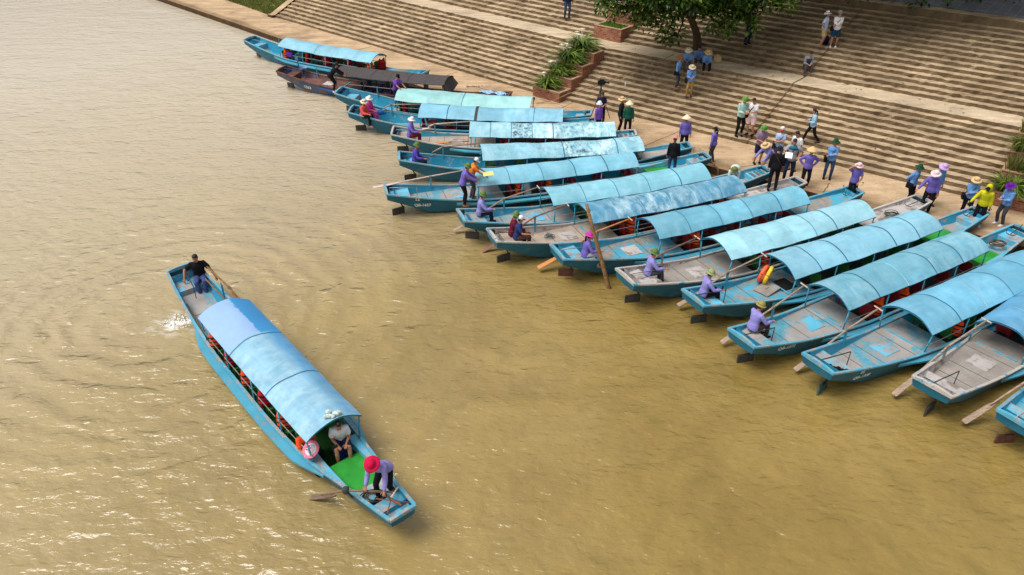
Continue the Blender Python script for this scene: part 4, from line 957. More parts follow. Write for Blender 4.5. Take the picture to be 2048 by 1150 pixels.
HEADR = [(-.118, .030, .018, .030), (-.100, .046, .030, .038), (-.070, .058, .022, .050), (-.030, .067, .012, .066), (.010, .073, .006, .078), (.050, .074, .0, .084), (.085, .062, -.006, .074), (.108, .040, -.010, .050), (.118, .012, -.012, .016)]
def hat_mesh(kind, c, band, M, parent, r):
    ph = r.uniform(0, 6.28)
    if kind in ('straw', 'sun'):
        br = .198 if kind == 'straw' else .182; mt = m_straw(c, CL[c]) if kind == 'straw' else cloth(c)
        mb = MB(); wob = lambda a, q: (.020 * math.sin(2 * a + ph) + .010 * math.sin(5 * a + ph)) * max(0, (q - .09)) / .12
        mb.lathe([(.001, .148), (.055, .144), (.086, .116), (.098, .06), (.102, .038), (.15, .026), (br, .004), (br - .004, -.004), (.15, .016), (.098, .028)], 20, 0, M, wob)
        h = mb.build('hat', mt, parent)
        mb = MB(); mb.lathe([(.1005, .036), (.1035, .040), (.1015, .066), (.098, .066)], 20, 0, M); mb.build('hat_band', cloth(band if band else ('brown' if kind == 'straw' else c)), h)
    elif kind == 'cone':
        mb = MB(); mb.lathe([(.001, .185), (.02, .178), (.10, .112), (.185, .034), (.212, .002), (.208, -.004), (.175, .026), (.10, .098)], 22, 0, M); h = mb.build('conical_hat', m_straw(c, CL[c]), parent)
        mb = MB(); mb.tube([M @ V((.08, .02, .06)), M @ V((.075, .02, -.05)), M @ V((.02, .05, -.13)), M @ V((-.075, .02, -.05)), M @ V((-.08, .02, .06))], .006, 5); mb.build('chin_strap', cloth('black'), h)
    elif kind == 'pith':
        mb = MB(); wob = lambda a, q: -.016 * max(0, q - .10) / .06 * (1 - .6 * abs(math.sin(a)))
        mb.lathe([(.001, .150), (.012, .150), (.014, .142), (.055, .134), (.088, .104), (.104, .055), (.108, .034), (.135, .020), (.152, .006), (.148, .001), (.105, .024)], 20, 0, M, wob); h = mb.build('helmet', m_plain('helmet_' + c, CL[c], .8, .2, 14), parent)
        mb = MB(); mb.lathe([(.1075, .034), (.1105, .040), (.108, .056), (.104, .056)], 20, 0, M); mb.build('hat_band', m_plain('helmet_band_' + c, tuple(x * .6 for x in CL[c][:3]) + (1,), .8), h)
    elif kind == 'cap':
        mb = MB(); mb.lathe([(.001, .128), (.05, .122), (.082, .092), (.092, .045), (.093, .012), (.088, .010)], 16, 0, M); h = mb.build('cap', cloth(c), parent)
        mb = MB(); P = []
        for i in range(4):
            t = i / 3; P.append([M @ V((.082 * math.sin(a) * (1 - .12 * t), .085 * math.cos(a) + .085 * t, .024 - .022 * t - .012 * abs(math.sin(a)))) for a in [rad(-70 + 140 * j / 8) for j in range(9)]])
        mb.grid(P); mb.build('peak', cloth(band or c), h)

def person(x, y, z, pose, face, H, label, o, idx):
    r = random.Random(idx * 7 + 1); s = H / 1.68; p = pose_of(pose, r); seated = pose.startswith('sit')
    groups = {}
    S3 = lambda v: V(v) * s
    pel = S3((0, p['py'], p['pz'])); th = rad(p['lean']); spd = V((0, math.sin(th), math.cos(th))); fw = V((0, math.cos(th), -math.sin(th))); rt_ = V((1, 0, 0))
    yw = rad(p['yaw']); rt_ = V((math.cos(yw), math.sin(yw), 0)); 
    at = lambda a, b=0, c=0: pel + spd * (a * s) + fw * (b * s) + rt_ * (c * s)
    hp, hy = rad(p['head'][0]) * .6 + th * .35, rad(p['head'][1])
    hd = V((math.sin(hy) * .3 * math.sin(hp), math.sin(hp), math.cos(hp))).normalized()
    hf = V((-math.sin(hy), math.cos(hy) * math.cos(hp), -math.sin(hp))); hf = (hf - hd * hf.dot(hd)).normalized(); hr = hf.cross(hd)
    neck = at(.50, .01); headc = neck + hd * (.165 * s) + hf * (.018 * s)
    HM = Matrix((hr, hf, hd)).transposed().to_4x4(); HM.translation = headc; HM = HM @ Matrix.Scale(s, 4)
    shR, shL = at(.435, 0, .175), at(.435, 0, -.175)
    eh = p['elbow']; elR, haR = ik(shR, S3(p['R']) if not seated else S3(p['R']) , .275 * s, .245 * s, V((eh.x, eh.y, eh.z - .35))); elL, haL = ik(shL, S3(p['L']), .275 * s, .245 * s, V((-eh.x, eh.y, eh.z - .35)))
    hiR, hiL = pel + V((.088 * s, 0, -.02 * s)), pel + V((-.088 * s, 0, -.02 * s))
    anR, anL = S3(p['FR']) + V((0, -.03 * s, .075 * s)), S3(p['FL']) + V((0, -.03 * s, .075 * s))
    kh = V((0, 1, .8 if seated else .1)); knR, anR = ik(hiR, anR, .43 * s, .42 * s, kh + V((.15, 0, 0))); knL, anL = ik(hiL, anL, .43 * s, .42 * s, kh + V((-.15, 0, 0)))
    # ---------- body: one surface (joined by remeshing)
    mb = MB()
    def ring(c, rx, ry, a=None, f=None): 
        return [c + (a or rt_) * (rx * s * math.cos(2 * math.pi * j / 14)) + (f or fw) * (ry * s * math.sin(2 * math.pi * j / 14)) for j in range(14)]
    def torso(m, g, lo=-.08, hi=.50, flare=0.0):
        prof = [(-.09, .135, .095), (-.03, .160, .112), (.06, .150, .105), (.16, .135, .096), (.28, .155, .108), (.38, .172, .108), (.445, .165, .092), (.485, .105, .070), (.515, .060, .058)]
        R_ = [ring(at(lo), prof[0][1] * s * 0 + .148 + g + flare, .10 + g + flare)] if False else []
        for (a, rx, ry) in prof:
            if lo <= a <= hi: R_.append(ring(at(a, .008), rx + g + (flare if a < .1 else 0), ry + g + (flare if a < .1 else 0)))
        m.loft(R_, 0, True)
    torso(mb, 0)
    mb.tube([at(.47), neck + hd * .02 * s, neck + hd * .07 * s, headc - hd * .03 * s], [.062 * s, .052 * s, .050 * s, .052 * s], 10)
    for sh, el, ha in ((shR, elR, haR), (shL, elL, haL)):
        mb.tube([at(.43), sh, sh.lerp(el, .4), el, el.lerp(ha, .35), ha], [.06 * s, .056 * s, .046 * s, .038 * s, .038 * s, .026 * s], 10)
    for hi_, kn, an in ((hiR, knR, anR), (hiL, knL, anL)):
        mb.tube([pel, hi_, hi_.lerp(kn, .35), kn, kn.lerp(an, .35), an], [.10 * s, .092 * s, .078 * s, .054 * s, .054 * s, .034 * s], 10)
        mb.tube([an + V((0, -.03 * s, -.03 * s)), an + V((0, .05 * s, -.045 * s)), an + V((0, .15 * s, -.058 * s))], [.036 * s, .042 * s, .026 * s], 8)
    rings = []
    for (hz, w_, off, dp) in HEADR: rings.append([HM @ V((w_ * math.cos(2 * math.pi * j / 16), off + dp * math.sin(2 * math.pi * j / 16), hz)) for j in range(16)])
    mb.loft(rings, 0, True)
    mb.tube([HM @ V((0, .075, .015)), HM @ V((0, .094, -.022)), HM @ V((0, .078, -.036))], [.008 * s, .015 * s, .010 * s], 6)
    for e_ in (-1, 1): mb.sphere(HM @ V((e_ * .075, -.006, -.008)), (.012 * s, .020 * s, .030 * s), 8, 5)
    # hands: palm and five fingers
    ex = MB()
    for sg, el, ha in ((1, elR, haR), (-1, elL, haL)):
        d = (ha - el).normalized(); side = V((sg, 0, 0)); side = (side - d * side.dot(d)); side = side.normalized() if side.length > .1 else V((0, 1, 0)); n_ = d.cross(side)
        inward = V((0, .25, -1)); curl = (inward - d * inward.dot(d)); curl = curl.normalized() if curl.length > .05 else n_
        acr = d.cross(curl).normalized()
        pm = ha + d * .045 * s; mb.tube([ha - d * .01 * s, pm, ha + d * .085 * s], [(.022 * s, .028 * s), (.020 * s, .040 * s), (.014 * s, .038 * s)], 8)
        for k, ln in enumerate((.066, .076, .071, .056)):
            b = ha + d * .080 * s + acr * ((k - 1.5) * .019 * s); m1 = b + (d * .8 + curl * .35) * (ln * .5 * s); tip = m1 + (d * .45 + curl * .75) * (ln * .5 * s); ex.tube([b, m1, tip], [.0095 * s, .0088 * s, .0065 * s], 6)
        b = ha + d * .03 * s - acr * (.034 * s); ex.tube([b, b + (d * .5 - acr * .75) * (.038 * s), b + (d * .95 - acr * .7 + curl * .3) * (.058 * s)], [.012 * s, .0105 * s, .008 * s], 6)
    for e_ in (-1, 1): ex.sphere(HM @ V((e_ * .030, .070, .012)), (.011 * s, .008 * s, .0075 * s), 7, 5, 1); ex.bar(HM @ V((e_ * .014, .081, .030)), HM @ V((e_ * .046, .071, .031)), .006 * s, .006 * s, 1)
    ex.bar(HM @ V((-.022, .070, -.062)), HM @ V((.022, .070, -.062)), .010 * s, .010 * s, 2)
    body = mb.build('person', [SKIN if not o.get('mask') else cloth('black'), EYE, LIP], None, (x, y, z), rad(face - 90)); tag(body, label, 'person')
    REMESH.append((body, .0135, ex))
    # ---------- clothes
    sl_ = o.get('sleeve', 'long'); sk = o['shirt']; mb = MB(); g = .022
    torso(mb, g, -.10, .49, .012)
    for sh, el, ha in ((shR, elR, haR), (shL, elL, haL)):
        if sl_ == 'long': mb.tube([at(.42), sh, sh.lerp(el, .5), el, el.lerp(ha, .5), el.lerp(ha, .95)], [.078 * s, .076 * s, .066 * s, .060 * s, .054 * s, .044 * s], 10)
        else: mb.tube([at(.42), sh, sh.lerp(el, .4), sh.lerp(el, .75)], [.078 * s, .078 * s, .070 * s, .066 * s], 10)
    if o.get('yoke') is None and sk not in ('white', 'greylight', 'orangevest'): mb.tube([at(.485, .01), at(.525, .015)], [.082 * s, .070 * s], 12)
    shirt = mb.build('life_vest' if sk == 'orangevest' else ('hooded_jacket' if o.get('hood') else 'shirt'), cloth(sk), body); REMESH.append((shirt, .019, None))
    if o.get('yoke'):
        mb = MB(); R_ = [ring(at(a, .008), rx + .027, ry + .027) for a, rx, ry in ((.37, .172, .110), (.445, .165, .094), (.492, .10, .070))]; mb.loft(R_); mb.build('shoulder_panel', cloth(o['yoke']), shirt)
    if o.get('vest'):
        mb = MB(); R_ = [ring(at(a, .008), rx + .030, ry + .030) for a, rx, ry in ((-.02, .160, .112), (.16, .137, .098), (.28, .156, .11), (.40, .160, .108), (.455, .125, .09))]; mb.loft(R_); mb.build('waistcoat', cloth(o['vest']), body)
    if o.get('hood'):
        mb = MB(); R_ = []
        for hz, w_, dp in ((-.14, .085, .075), (-.09, .105, .085), (0, .108, .095), (.08, .098, .095), (.13, .06, .065), (.145, .01, .02)):
            R_.append([HM @ V((w_ * math.cos(a), -.028 + dp * math.sin(a), hz)) for a in [2 * math.pi * j / 14 for j in range(14)]])
        mb.loft(R_); mb.build('hood', cloth(o['hood']), body)
        mb = MB(); P = []
        for i in range(3): P.append([HM @ V((.07 * math.sin(a), .075 + .045 * i + .01 * math.cos(a), .055 - .012 * i - .012 * abs(math.sin(a)))) for a in [rad(-80 + 20 * j) for j in range(9)]])
        mb.grid(P); mb.build('cap_peak', cloth('black'), body)
    mb = MB(); short = o.get('short'); R_ = [ring(at(a, .004), rx, ry) for a, rx, ry in ((.10, .158, .116), (.03, .168, .122), (-.05, .172, .124), (-.11, .150, .110))]; mb.loft(R_)
    for hi_, kn, an in ((hiR, knR, anR), (hiL, knL, anL)):
        if short: mb.tube([pel, hi_, hi_.lerp(kn, .4), hi_.lerp(kn, .95)], [.110 * s, .112 * s, .106 * s, .096 * s], 10)
        else: mb.tube([pel, hi_, hi_.lerp(kn, .4), kn, kn.lerp(an, .4), kn.lerp(an, .97)], [.108 * s, .106 * s, .092 * s, .070 * s, .066 * s, .058 * s], 10)
    tr = mb.build('shorts' if short else 'trousers', cloth(o['pants']), body); REMESH.append((tr, .019, None))
    shm = SKIN if o.get('shoe') == 'skin' else cloth(o.get('shoe', 'black'))
    if o.get('shoe') != 'skin':
        for an, sg in ((anR, 1), (anL, -1)):
            mb = MB(); mb.loft([[an + V((xx * wv * s, yy * s, zz * s - .075 * s)) for xx, zz in ((-1, .0), (1, .0), (1, .035 * hv), (.6, .072 * hv), (-.6, .072 * hv), (-1, .035 * hv))] for yy, wv, hv in ((-.058, .030, .8), (-.03, .040, 1.2), (.05, .046, 1.0), (.13, .046, .75), (.185, .030, .55))]); mb.build('shoe', shm, body)
    hm = HAIRBR if o.get('hair') == 'brown' else HAIRB
    mb = MB(); R_ = []
    for hz, w_, off, dp in ((-.055, .064, -.042, .048), (-.02, .074, -.030, .064), (.03, .080, -.016, .080), (.07, .080, -.004, .088), (.10, .066, -.004, .078), (.122, .036, -.008, .046), (.127, .008, -.01, .01)):
        R_.append([HM @ V((w_ * math.cos(2 * math.pi * j / 14), off + dp * math.sin(2 * math.pi * j / 14), hz + .004)) for j in range(14)])
    mb.loft(R_)
    if o.get('tail'): mb.tube([HM @ V((0, -.085, .03)), HM @ V((.01, -.13, -.03)), HM @ V((.01, -.12, -.16)), HM @ V((0, -.13, -.30))], [.022 * s, .034 * s, .028 * s, .008 * s], 7)
    if not o.get('hood'): mb.build('hair', hm, body)
    if o.get('hat'):
        k = o['hat']; HT = HM @ Matrix.Rotation(rad(-6), 4, 'X') @ Matrix.Translation((0, -.006, .032 if k[0] not in ('cap',) else .018)); hat_mesh(k[0], k[1], k[2] if len(k) > 2 else None, HT, body, r)
    if o.get('strap'):
        sc_ = cloth(o['strap']); mb = MB(); pts = [at(.47, .03, -.10), at(.40, .142, -.05), at(.22, .148, .06), at(.06, .146, .15), at(.0, .06, .21)]; back = [at(.47, .03, -.10), at(.40, -.132, -.04), at(.2, -.142, .09), at(.0, .0, .21)]
        mb.tube(pts, [(.020 * s, .006 * s)] * 5, 6); mb.tube(back, [(.020 * s, .006 * s)] * 4, 6)
        c = at(-.04, .03, .235); M = Matrix((rt_, fw, spd)).transposed().to_4x4(); M.translation = c
        b = MB(); b.loft([[M @ V((xx * .055 * s, yy * .13 * s, zz * s)) for xx, yy in ((-1, -.9), (-.7, -1), (.7, -1), (1, -.9), (1, .9), (.7, 1), (-.7, 1), (-1, .9))] for zz in (-.11, -.09, .08, .10)], 0, False)
        BAGS.append((b, mb, o['strap'], (x, y, z), rad(face - 90), label))
    return body, dict(haR=haR, haL=haL, headc=headc)
BAGS = []
PEOPLE = [
    (3.13, 44.2, 2.6, 'stand', -80, 1.78, 'person in dark jeans and black shoes cut off by the top edge', {'shirt': 'navy', 'pants': 'denim', 'hair': 'black', 'shoe': 'black'}),
    (11.77, 38.22, 2.75, 'stand', -70, 1.78, 'person in dark navy trousers half hidden behind hanging leaves under the tree', {'shirt': 'black', 'pants': 'navy', 'hair': 'black', 'shoe': 'black'}),
    (14.85, 36.61, 3.05, 'akimbo', -35, 1.59, 'person in pale blue shirt, khaki shorts and white hat with black band, hand on hip', {'shirt': 'paleblue', 'sleeve': 'short', 'pants': 'khaki', 'short': 1, 'hat': ('sun', 'white', 'black'), 'shoe': 'tan', 'hair': 'black'}),
    (15.4, 36.49, 3.05, 'crossed', -110, 1.67, 'person in white long-sleeved top, teal knee shorts and grey flat cap high on the steps', {'shirt': 'white', 'pants': 'tealdark', 'short': 1, 'hat': ('cap', 'grey'), 'shoe': 'white', 'strap': 'black'}),
    (13.89, 35.36, 2.45, 'sitg', -95, 1.64, 'person in grey sleeves and dark vest sitting alone on the steps with head bowed', {'shirt': 'grey', 'pants': 'greydark', 'hair': 'black', 'shoe': 'brown', 'vest': 'greydark'}),
    (9.2, 37.36, 2.15, 'sitg', -95, 1.64, 'bareheaded person in blue shirt sitting in the middle of the group below the tree', {'shirt': 'blue', 'pants': 'greydark', 'hair': 'black', 'shoe': 'tan'}),
    (8.63, 36.95, 2.15, 'sitg', -105, 1.64, 'person in cream straw hat and blue shirt sitting at the left of the bareheaded one', {'shirt': 'blue', 'pants': 'greydark', 'hat': ('straw', 'cream'), 'hair': 'black', 'shoe': 'tan'}),
    (9.48, 36.61, 2.15, 'sitg', -100, 1.64, 'person in brown straw hat and blue shirt sitting at the right of the bareheaded one', {'shirt': 'blue', 'pants': 'black', 'hat': ('straw', 'straw'), 'hair': 'black', 'shoe': 'black'}),
    (7.86, 35.39, 1.4, 'stand', -30, 1.5, 'person in ginger brown hat and blue shirt standing sideways with a black shoulder bag', {'shirt': 'blue', 'pants': 'greydark', 'hat': ('sun', 'ginger', 'ginger'), 'hair': 'black', 'shoe': 'tan', 'strap': 'black'}),
    (8.33, 34.62, 1.25, 'hands', -95, 1.5, 'person in straw hat, blue shirt and mustard trousers with a camera bag on the steps', {'shirt': 'blue', 'pants': 'mustard', 'hat': ('straw', 'cream'), 'hair': 'black', 'shoe': 'brown', 'strap': 'black'}),
    (10.04, 31.61, 0.5, 'hands', -80, 1.77, 'person in mint green shirt, black trousers and bright green helmet looking at their hands', {'shirt': 'mint', 'pants': 'black', 'hat': ('pith', 'leafgreen'), 'hair': 'black', 'shoe': 'black'}),
    (10.45, 31.34, 0.65, 'hands', -140, 1.67, 'person in white shirt and pale pink shorts facing the mint shirt with a dark bag', {'shirt': 'white', 'sleeve': 'short', 'pants': 'pink', 'short': 1, 'hair': 'black', 'shoe': 'black', 'strap': 'black'}),
    (12.66, 30.1, 0.8, 'walk', 175, 1.5, 'person with ponytail walking across the steps in light blue top and black trousers', {'shirt': 'skyblue', 'pants': 'black', 'hair': 'black', 'tail': 1, 'shoe': 'brown', 'strap': 'greydark'}),
    (10.16, 28.94, 0.35, 'hands', -90, 1.65, 'person in mauve shirt, navy shorts and green helmet on the landing stage', {'shirt': 'mauve', 'sleeve': 'short', 'pants': 'navy', 'short': 1, 'hat': ('pith', 'leafgreen'), 'hair': 'black', 'shoe': 'black'}),
    (10.9, 28.79, 0.35, 'crossed', -110, 1.62, 'person in white cap with red peak and pale blue shirt, arms crossed', {'shirt': 'paleblue', 'sleeve': 'short', 'pants': 'denim', 'hat': ('cap', 'white', 'red'), 'hair': 'black', 'shoe': 'black', 'strap': 'navy'}),
    (11.37, 28.19, 0.35, 'stand', -150, 1.71, 'bareheaded person in white shirt standing behind the one in grey and teal', {'shirt': 'white', 'sleeve': 'short', 'pants': 'greydark', 'short': 1, 'hair': 'black', 'shoe': 'brown'}),
    (10.88, 27.23, 0.35, 'paper', -110, 1.78, 'bareheaded person in grey shirt with teal shoulders holding a white sheet of paper', {'shirt': 'greylight', 'sleeve': 'short', 'pants': 'denimdark', 'hair': 'black', 'shoe': 'black', 'yoke': 'teal', 'strap': 'navy'}),
    (10.21, 27.8, 0.35, 'bend', -150, 1.64, 'person in wide straw hat and light violet shirt stooping to hold a bow', {'shirt': 'lilac', 'pants': 'greylight', 'hat': ('straw', 'straw'), 'hair': 'black', 'shoe': 'brown'}),
    (9.83, 25.85, 0.62, 'stand', 75, 1.71, 'bareheaded person all in black standing on a grey bow with a brown waist bag', {'shirt': 'black', 'pants': 'black', 'hair': 'black', 'shoe': 'black', 'strap': 'brown'}),
    (11.35, 26.64, 0.35, 'akimbo', -100, 1.6, 'person in tan conical hat, violet shirt and black trousers on the landing edge', {'shirt': 'violet', 'pants': 'black', 'hat': ('cone', 'straw'), 'hair': 'black', 'shoe': 'skin'}),
    (12.53, 27.42, 0.35, 'crossed', -110, 1.62, 'person in dark green hat, blue shirt and tight jeans with sandals, arms folded', {'shirt': 'blue', 'pants': 'denim', 'hat': ('sun', 'greendark', 'greendark'), 'hair': 'black', 'shoe': 'black', 'strap': 'black'}),
    (12.69, 25.47, 0.35, 'hat', -95, 1.52, 'person in pink and white striped hat with one arm lifted to the brim', {'shirt': 'violet', 'sleeve': 'short', 'pants': 'black', 'hat': ('sun', 'pinkwhite', 'red'), 'hair': 'black', 'shoe': 'black'}),
    (14.74, 25.22, 0.35, 'behind', -60, 1.55, 'person in dark green hat and blue shirt with both hands behind the back', {'shirt': 'blue', 'pants': 'black', 'hat': ('sun', 'greendark', 'greendark'), 'hair': 'black', 'shoe': 'black', 'strap': 'black'}),
    (15.49, 25.05, 0.35, 'stand', -80, 1.69, 'person in lilac sun hat and blue shirt, mostly hidden behind the pale pink hat', {'shirt': 'blue', 'pants': 'maroon', 'hat': ('sun', 'lilachat', 'lilachat'), 'hair': 'black', 'shoe': 'brown'}),
    (15.07, 24.53, 0.35, 'reachl', -125, 1.66, 'person in pale pink hat and violet shirt holding a grey bow by hand', {'shirt': 'violet', 'pants': 'black', 'hat': ('sun', 'pinkwhite', 'pinkwhite'), 'hair': 'black', 'shoe': 'brown'}),
    (16.32, 24.17, 0.35, 'crossed', -110, 1.55, 'person in straw hat and blue shirt with folded arms, left of the yellow jacket', {'shirt': 'blue', 'pants': 'black', 'hat': ('straw', 'straw'), 'hair': 'black', 'shoe': 'black', 'strap': 'black'}),
    (16.41, 23.49, 0.35, 'reachl', -125, 1.63, 'person in bright yellow hooded jacket with covered face and dark cap peak', {'shirt': 'yellow', 'pants': 'black', 'hood': 'yellow', 'hair': 'black', 'mask': 'black', 'shoe': 'white'}),
    (17.27, 23.56, 0.35, 'hands', -165, 1.59, 'person in deep purple hat and blue shirt standing side-on by the right brick planter', {'shirt': 'blue', 'pants': 'greydark', 'hat': ('sun', 'purple', 'purple'), 'hair': 'black', 'shoe': 'white'}),
    (7.33, 30.21, 0.35, 'stand', -100, 1.54, 'person in pale conical hat and violet shirt by the white-decked bow', {'shirt': 'violet', 'pants': 'black', 'hat': ('cone', 'cream'), 'hair': 'black', 'shoe': 'skin'}),
    (8.3, 29.05, 0.35, 'stand', 140, 1.5, 'person in black cap with long ponytail, violet shirt and grey trousers, back turned', {'shirt': 'violet', 'pants': 'greydark', 'hat': ('cap', 'greenblack'), 'hair': 'black', 'tail': 1, 'shoe': 'brown'}),
    (6.36, 27.62, 0.43, 'stand', 80, 1.57, 'person in pink hat, black sweater and jeans standing on a bow behind a blue roof', {'shirt': 'black', 'pants': 'denim', 'hat': ('sun', 'salmon', 'salmon'), 'hair': 'brown', 'tail': 1, 'shoe': 'brown'}),
    (4.87, 32.47, 0.35, 'stand', -20, 1.57, 'person in big straw hat and dark open jacket beside the green jacket', {'shirt': 'greenblack', 'pants': 'black', 'hat': ('straw', 'straw'), 'hair': 'black', 'shoe': 'brown'}),
    (5.18, 32.11, 0.35, 'stand', -100, 1.5, 'person in round cream palm-leaf hat and green jacket standing on the landing', {'shirt': 'green', 'pants': 'black', 'hat': ('cone', 'cream'), 'hair': 'black', 'shoe': 'skin'}),
    (3.82, 31.99, 0.35, 'stand', -45, 1.55, 'person in white bonnet and purple shirt in front of the camera operator', {'shirt': 'purpleshirt', 'pants': 'black', 'hat': ('pith', 'white'), 'hair': 'black', 'shoe': 'black'}),
    (4.09, 33.22, 0.35, 'hands', -90, 1.61, 'camera operator in dark navy shirt standing under the tripod camera', {'shirt': 'navy', 'sleeve': 'short', 'pants': 'black', 'hair': 'black', 'shoe': 'brown'}),
    (8.49, 26.37, 0.4, 'bendlow', -110, 1.64, 'person in white shirt and olive helmet bent double over a boat bow', {'shirt': 'mintwhite', 'pants': 'black', 'hat': ('pith', 'olive'), 'hair': 'black', 'shoe': 'black'}),
    (-9.15, 37.84, 0.42, 'leanover', 5, 1.64, 'person in black leaning in under the dark canopy of the brown-decked boat', {'shirt': 'black', 'pants': 'black', 'hair': 'black', 'hat': ('cap', 'navy'), 'shoe': 'white'}),
    (-5.59, 35.64, 0.4, 'leanroof', -40, 1.64, 'person in dark cap and purple shirt leaning both hands on the pale turquoise roof', {'shirt': 'purpleshirt', 'sleeve': 'short', 'pants': 'navy', 'hat': ('cap', 'black'), 'hair': 'black', 'shoe': 'black'}),
    (-6.84, 33.18, 0.75, 'sit', -25, 1.64, 'person in coral top and cream hat seated in a stern, holding the chin', {'shirt': 'coral', 'pants': 'black', 'hat': ('sun', 'cream', 'black'), 'hair': 'black', 'shoe': 'skin'}),
    (-6.67, 33.64, 0.75, 'sit', -25, 1.64, 'person in magenta dress and white hat seated behind the coral top', {'shirt': 'magenta', 'pants': 'magenta', 'hat': ('sun', 'white', 'white'), 'hair': 'black', 'shoe': 'skin'}),
    (-4.4, 30.68, 0.82, 'sit', -5, 1.64, 'person in white sun hat, violet shirt and maroon trousers seated on a tan stern', {'shirt': 'violet', 'pants': 'maroon', 'hat': ('sun', 'white', 'white'), 'hair': 'black', 'shoe': 'maroon'}),
    (-3.9, 28.03, 0.77, 'sit', -10, 1.64, 'person in green helmet and deep purple shirt seated in a stern with jeans', {'shirt': 'purpleblue', 'pants': 'denimdark', 'hat': ('pith', 'armygreen'), 'hair': 'black', 'shoe': 'black'}),
    (-1.75, 24.87, 0.46, 'leanroof', 5, 1.64, 'person in green helmet, violet shirt and black trousers standing behind a roof end', {'shirt': 'violet', 'pants': 'black', 'hat': ('pith', 'armygreen'), 'hair': 'black', 'shoe': 'tan'}),
    (-1.47, 25.41, 0.46, 'leanroof', 5, 1.64, 'person in orange shirt and white cap leaning on a roof with yellow papers', {'shirt': 'orange', 'sleeve': 'short', 'pants': 'greydark', 'hat': ('cap', 'white'), 'hair': 'black', 'shoe': 'brown'}),
    (-1.13, 23.36, 0.85, 'sit', 5, 1.64, 'person in green helmet and pale violet shirt seated where the stern paint is worn through', {'shirt': 'lilac', 'pants': 'navy', 'hat': ('pith', 'armygreen'), 'hair': 'black', 'shoe': 'black'}),
    (0.16, 21.72, 0.81, 'sit', -5, 1.64, 'person in navy polo and white cap with red peak seated on a grey stern', {'shirt': 'navyblue', 'sleeve': 'short', 'pants': 'brown', 'hat': ('cap', 'white', 'red'), 'hair': 'black', 'shoe': 'black'}),
    (-0.0, 21.96, 0.81, 'sit', 0, 1.64, 'person in dark red top and green helmet seated behind the navy polo', {'shirt': 'maroon', 'pants': 'brown', 'hat': ('pith', 'armygreen'), 'hair': 'black', 'shoe': 'brown'}),
    (2.32, 20.58, 0.81, 'sit', 0, 1.64, 'person in magenta wide hat and violet shirt seated beside the leaning wooden pole', {'shirt': 'violet', 'pants': 'greylight', 'hat': ('sun', 'hotpink', 'hotpink'), 'hair': 'black', 'tail': 1, 'shoe': 'skin'}),
    (4.16, 19.49, 0.82, 'sit', 5, 1.64, 'person in dark green helmet and violet shirt on a bare grey stern, arm stretched out', {'shirt': 'lilac', 'pants': 'greydark', 'hat': ('pith', 'armygreen'), 'hair': 'black', 'shoe': 'black'}),
    (5.6, 18.32, 0.82, 'sit', 5, 1.64, 'person in pale green helmet and violet shirt holding up a phone in a stern', {'shirt': 'lilac', 'pants': 'black', 'hat': ('pith', 'sage'), 'hair': 'black', 'shoe': 'black'}),
    (6.59, 16.64, 0.82, 'sit', 20, 1.64, 'person in khaki helmet and lilac shirt seen from behind on the worn stern seat', {'shirt': 'lilac', 'pants': 'brown', 'hat': ('pith', 'khakihat'), 'hair': 'black', 'shoe': 'black'}),
    (-9.57, 19.52, 0.67, 'sitwide', -72, 1.78, 'person in black T-shirt and blue jeans seated in the stern of the moving boat', {'shirt': 'black', 'sleeve': 'short', 'pants': 'denim2', 'hair': 'black', 'shoe': 'brown'}),
    (-2.7, 11.01, 0.45, 'row', -110, 1.64, 'person in crimson hat and lilac shirt bent over an oar at a bow', {'shirt': 'lilac', 'pants': 'black', 'hat': ('sun', 'crimson', 'crimson'), 'hair': 'black', 'shoe': 'black'}),
    (-3.97, 12.64, 0.55, 'sitdown', -70, 1.64, 'person in white T-shirt and shorts seated under the front of the moving roof', {'shirt': 'white', 'sleeve': 'short', 'pants': 'navy', 'short': 1, 'hair': 'black', 'shoe': 'brown'}),
    (-4.775, 12.51, 0.34, 'sit', -40, 1.64, 'passenger in orange life vest holding a round pink and white hat in the moving boat', {'shirt': 'orangevest', 'sleeve': 'short', 'pants': 'black', 'hair': 'black', 'shoe': 'black'}),
    (0.6, 26.08, 0.28, 'sit', 140, 1.64, 'passenger in white shirt stooping beneath a roof among orange vests', {'shirt': 'white', 'sleeve': 'short', 'pants': 'maroon', 'hair': 'black', 'shoe': 'brown'}),

]
PINFO = {}
for i, (x, y, z, pose, face, H, label, o) in enumerate(PEOPLE):
    b, inf = person(x, y, z, pose, face, H, label, o, i); PINFO[label] = (b, inf)
bagw = {'black': 'black', 'greydark': 'dark grey', 'navy': 'navy', 'brown': 'brown'}
for (b, st, k, loc, rz, lab) in BAGS:
    who = lab.replace('person in ', '').replace('bareheaded person in ', '').replace('bareheaded person ', ''); who = ' '.join(who.split(',')[0].split()[:8])
    root = b.build('shoulder_bag', cloth(k), None, loc, rz); tag(root, '%s shoulder bag on the %s' % (bagw[k], 'person in ' + who if not who.startswith(('all', 'person')) else 'person ' + who), 'bag'); st.build('strap', cloth(k), root)
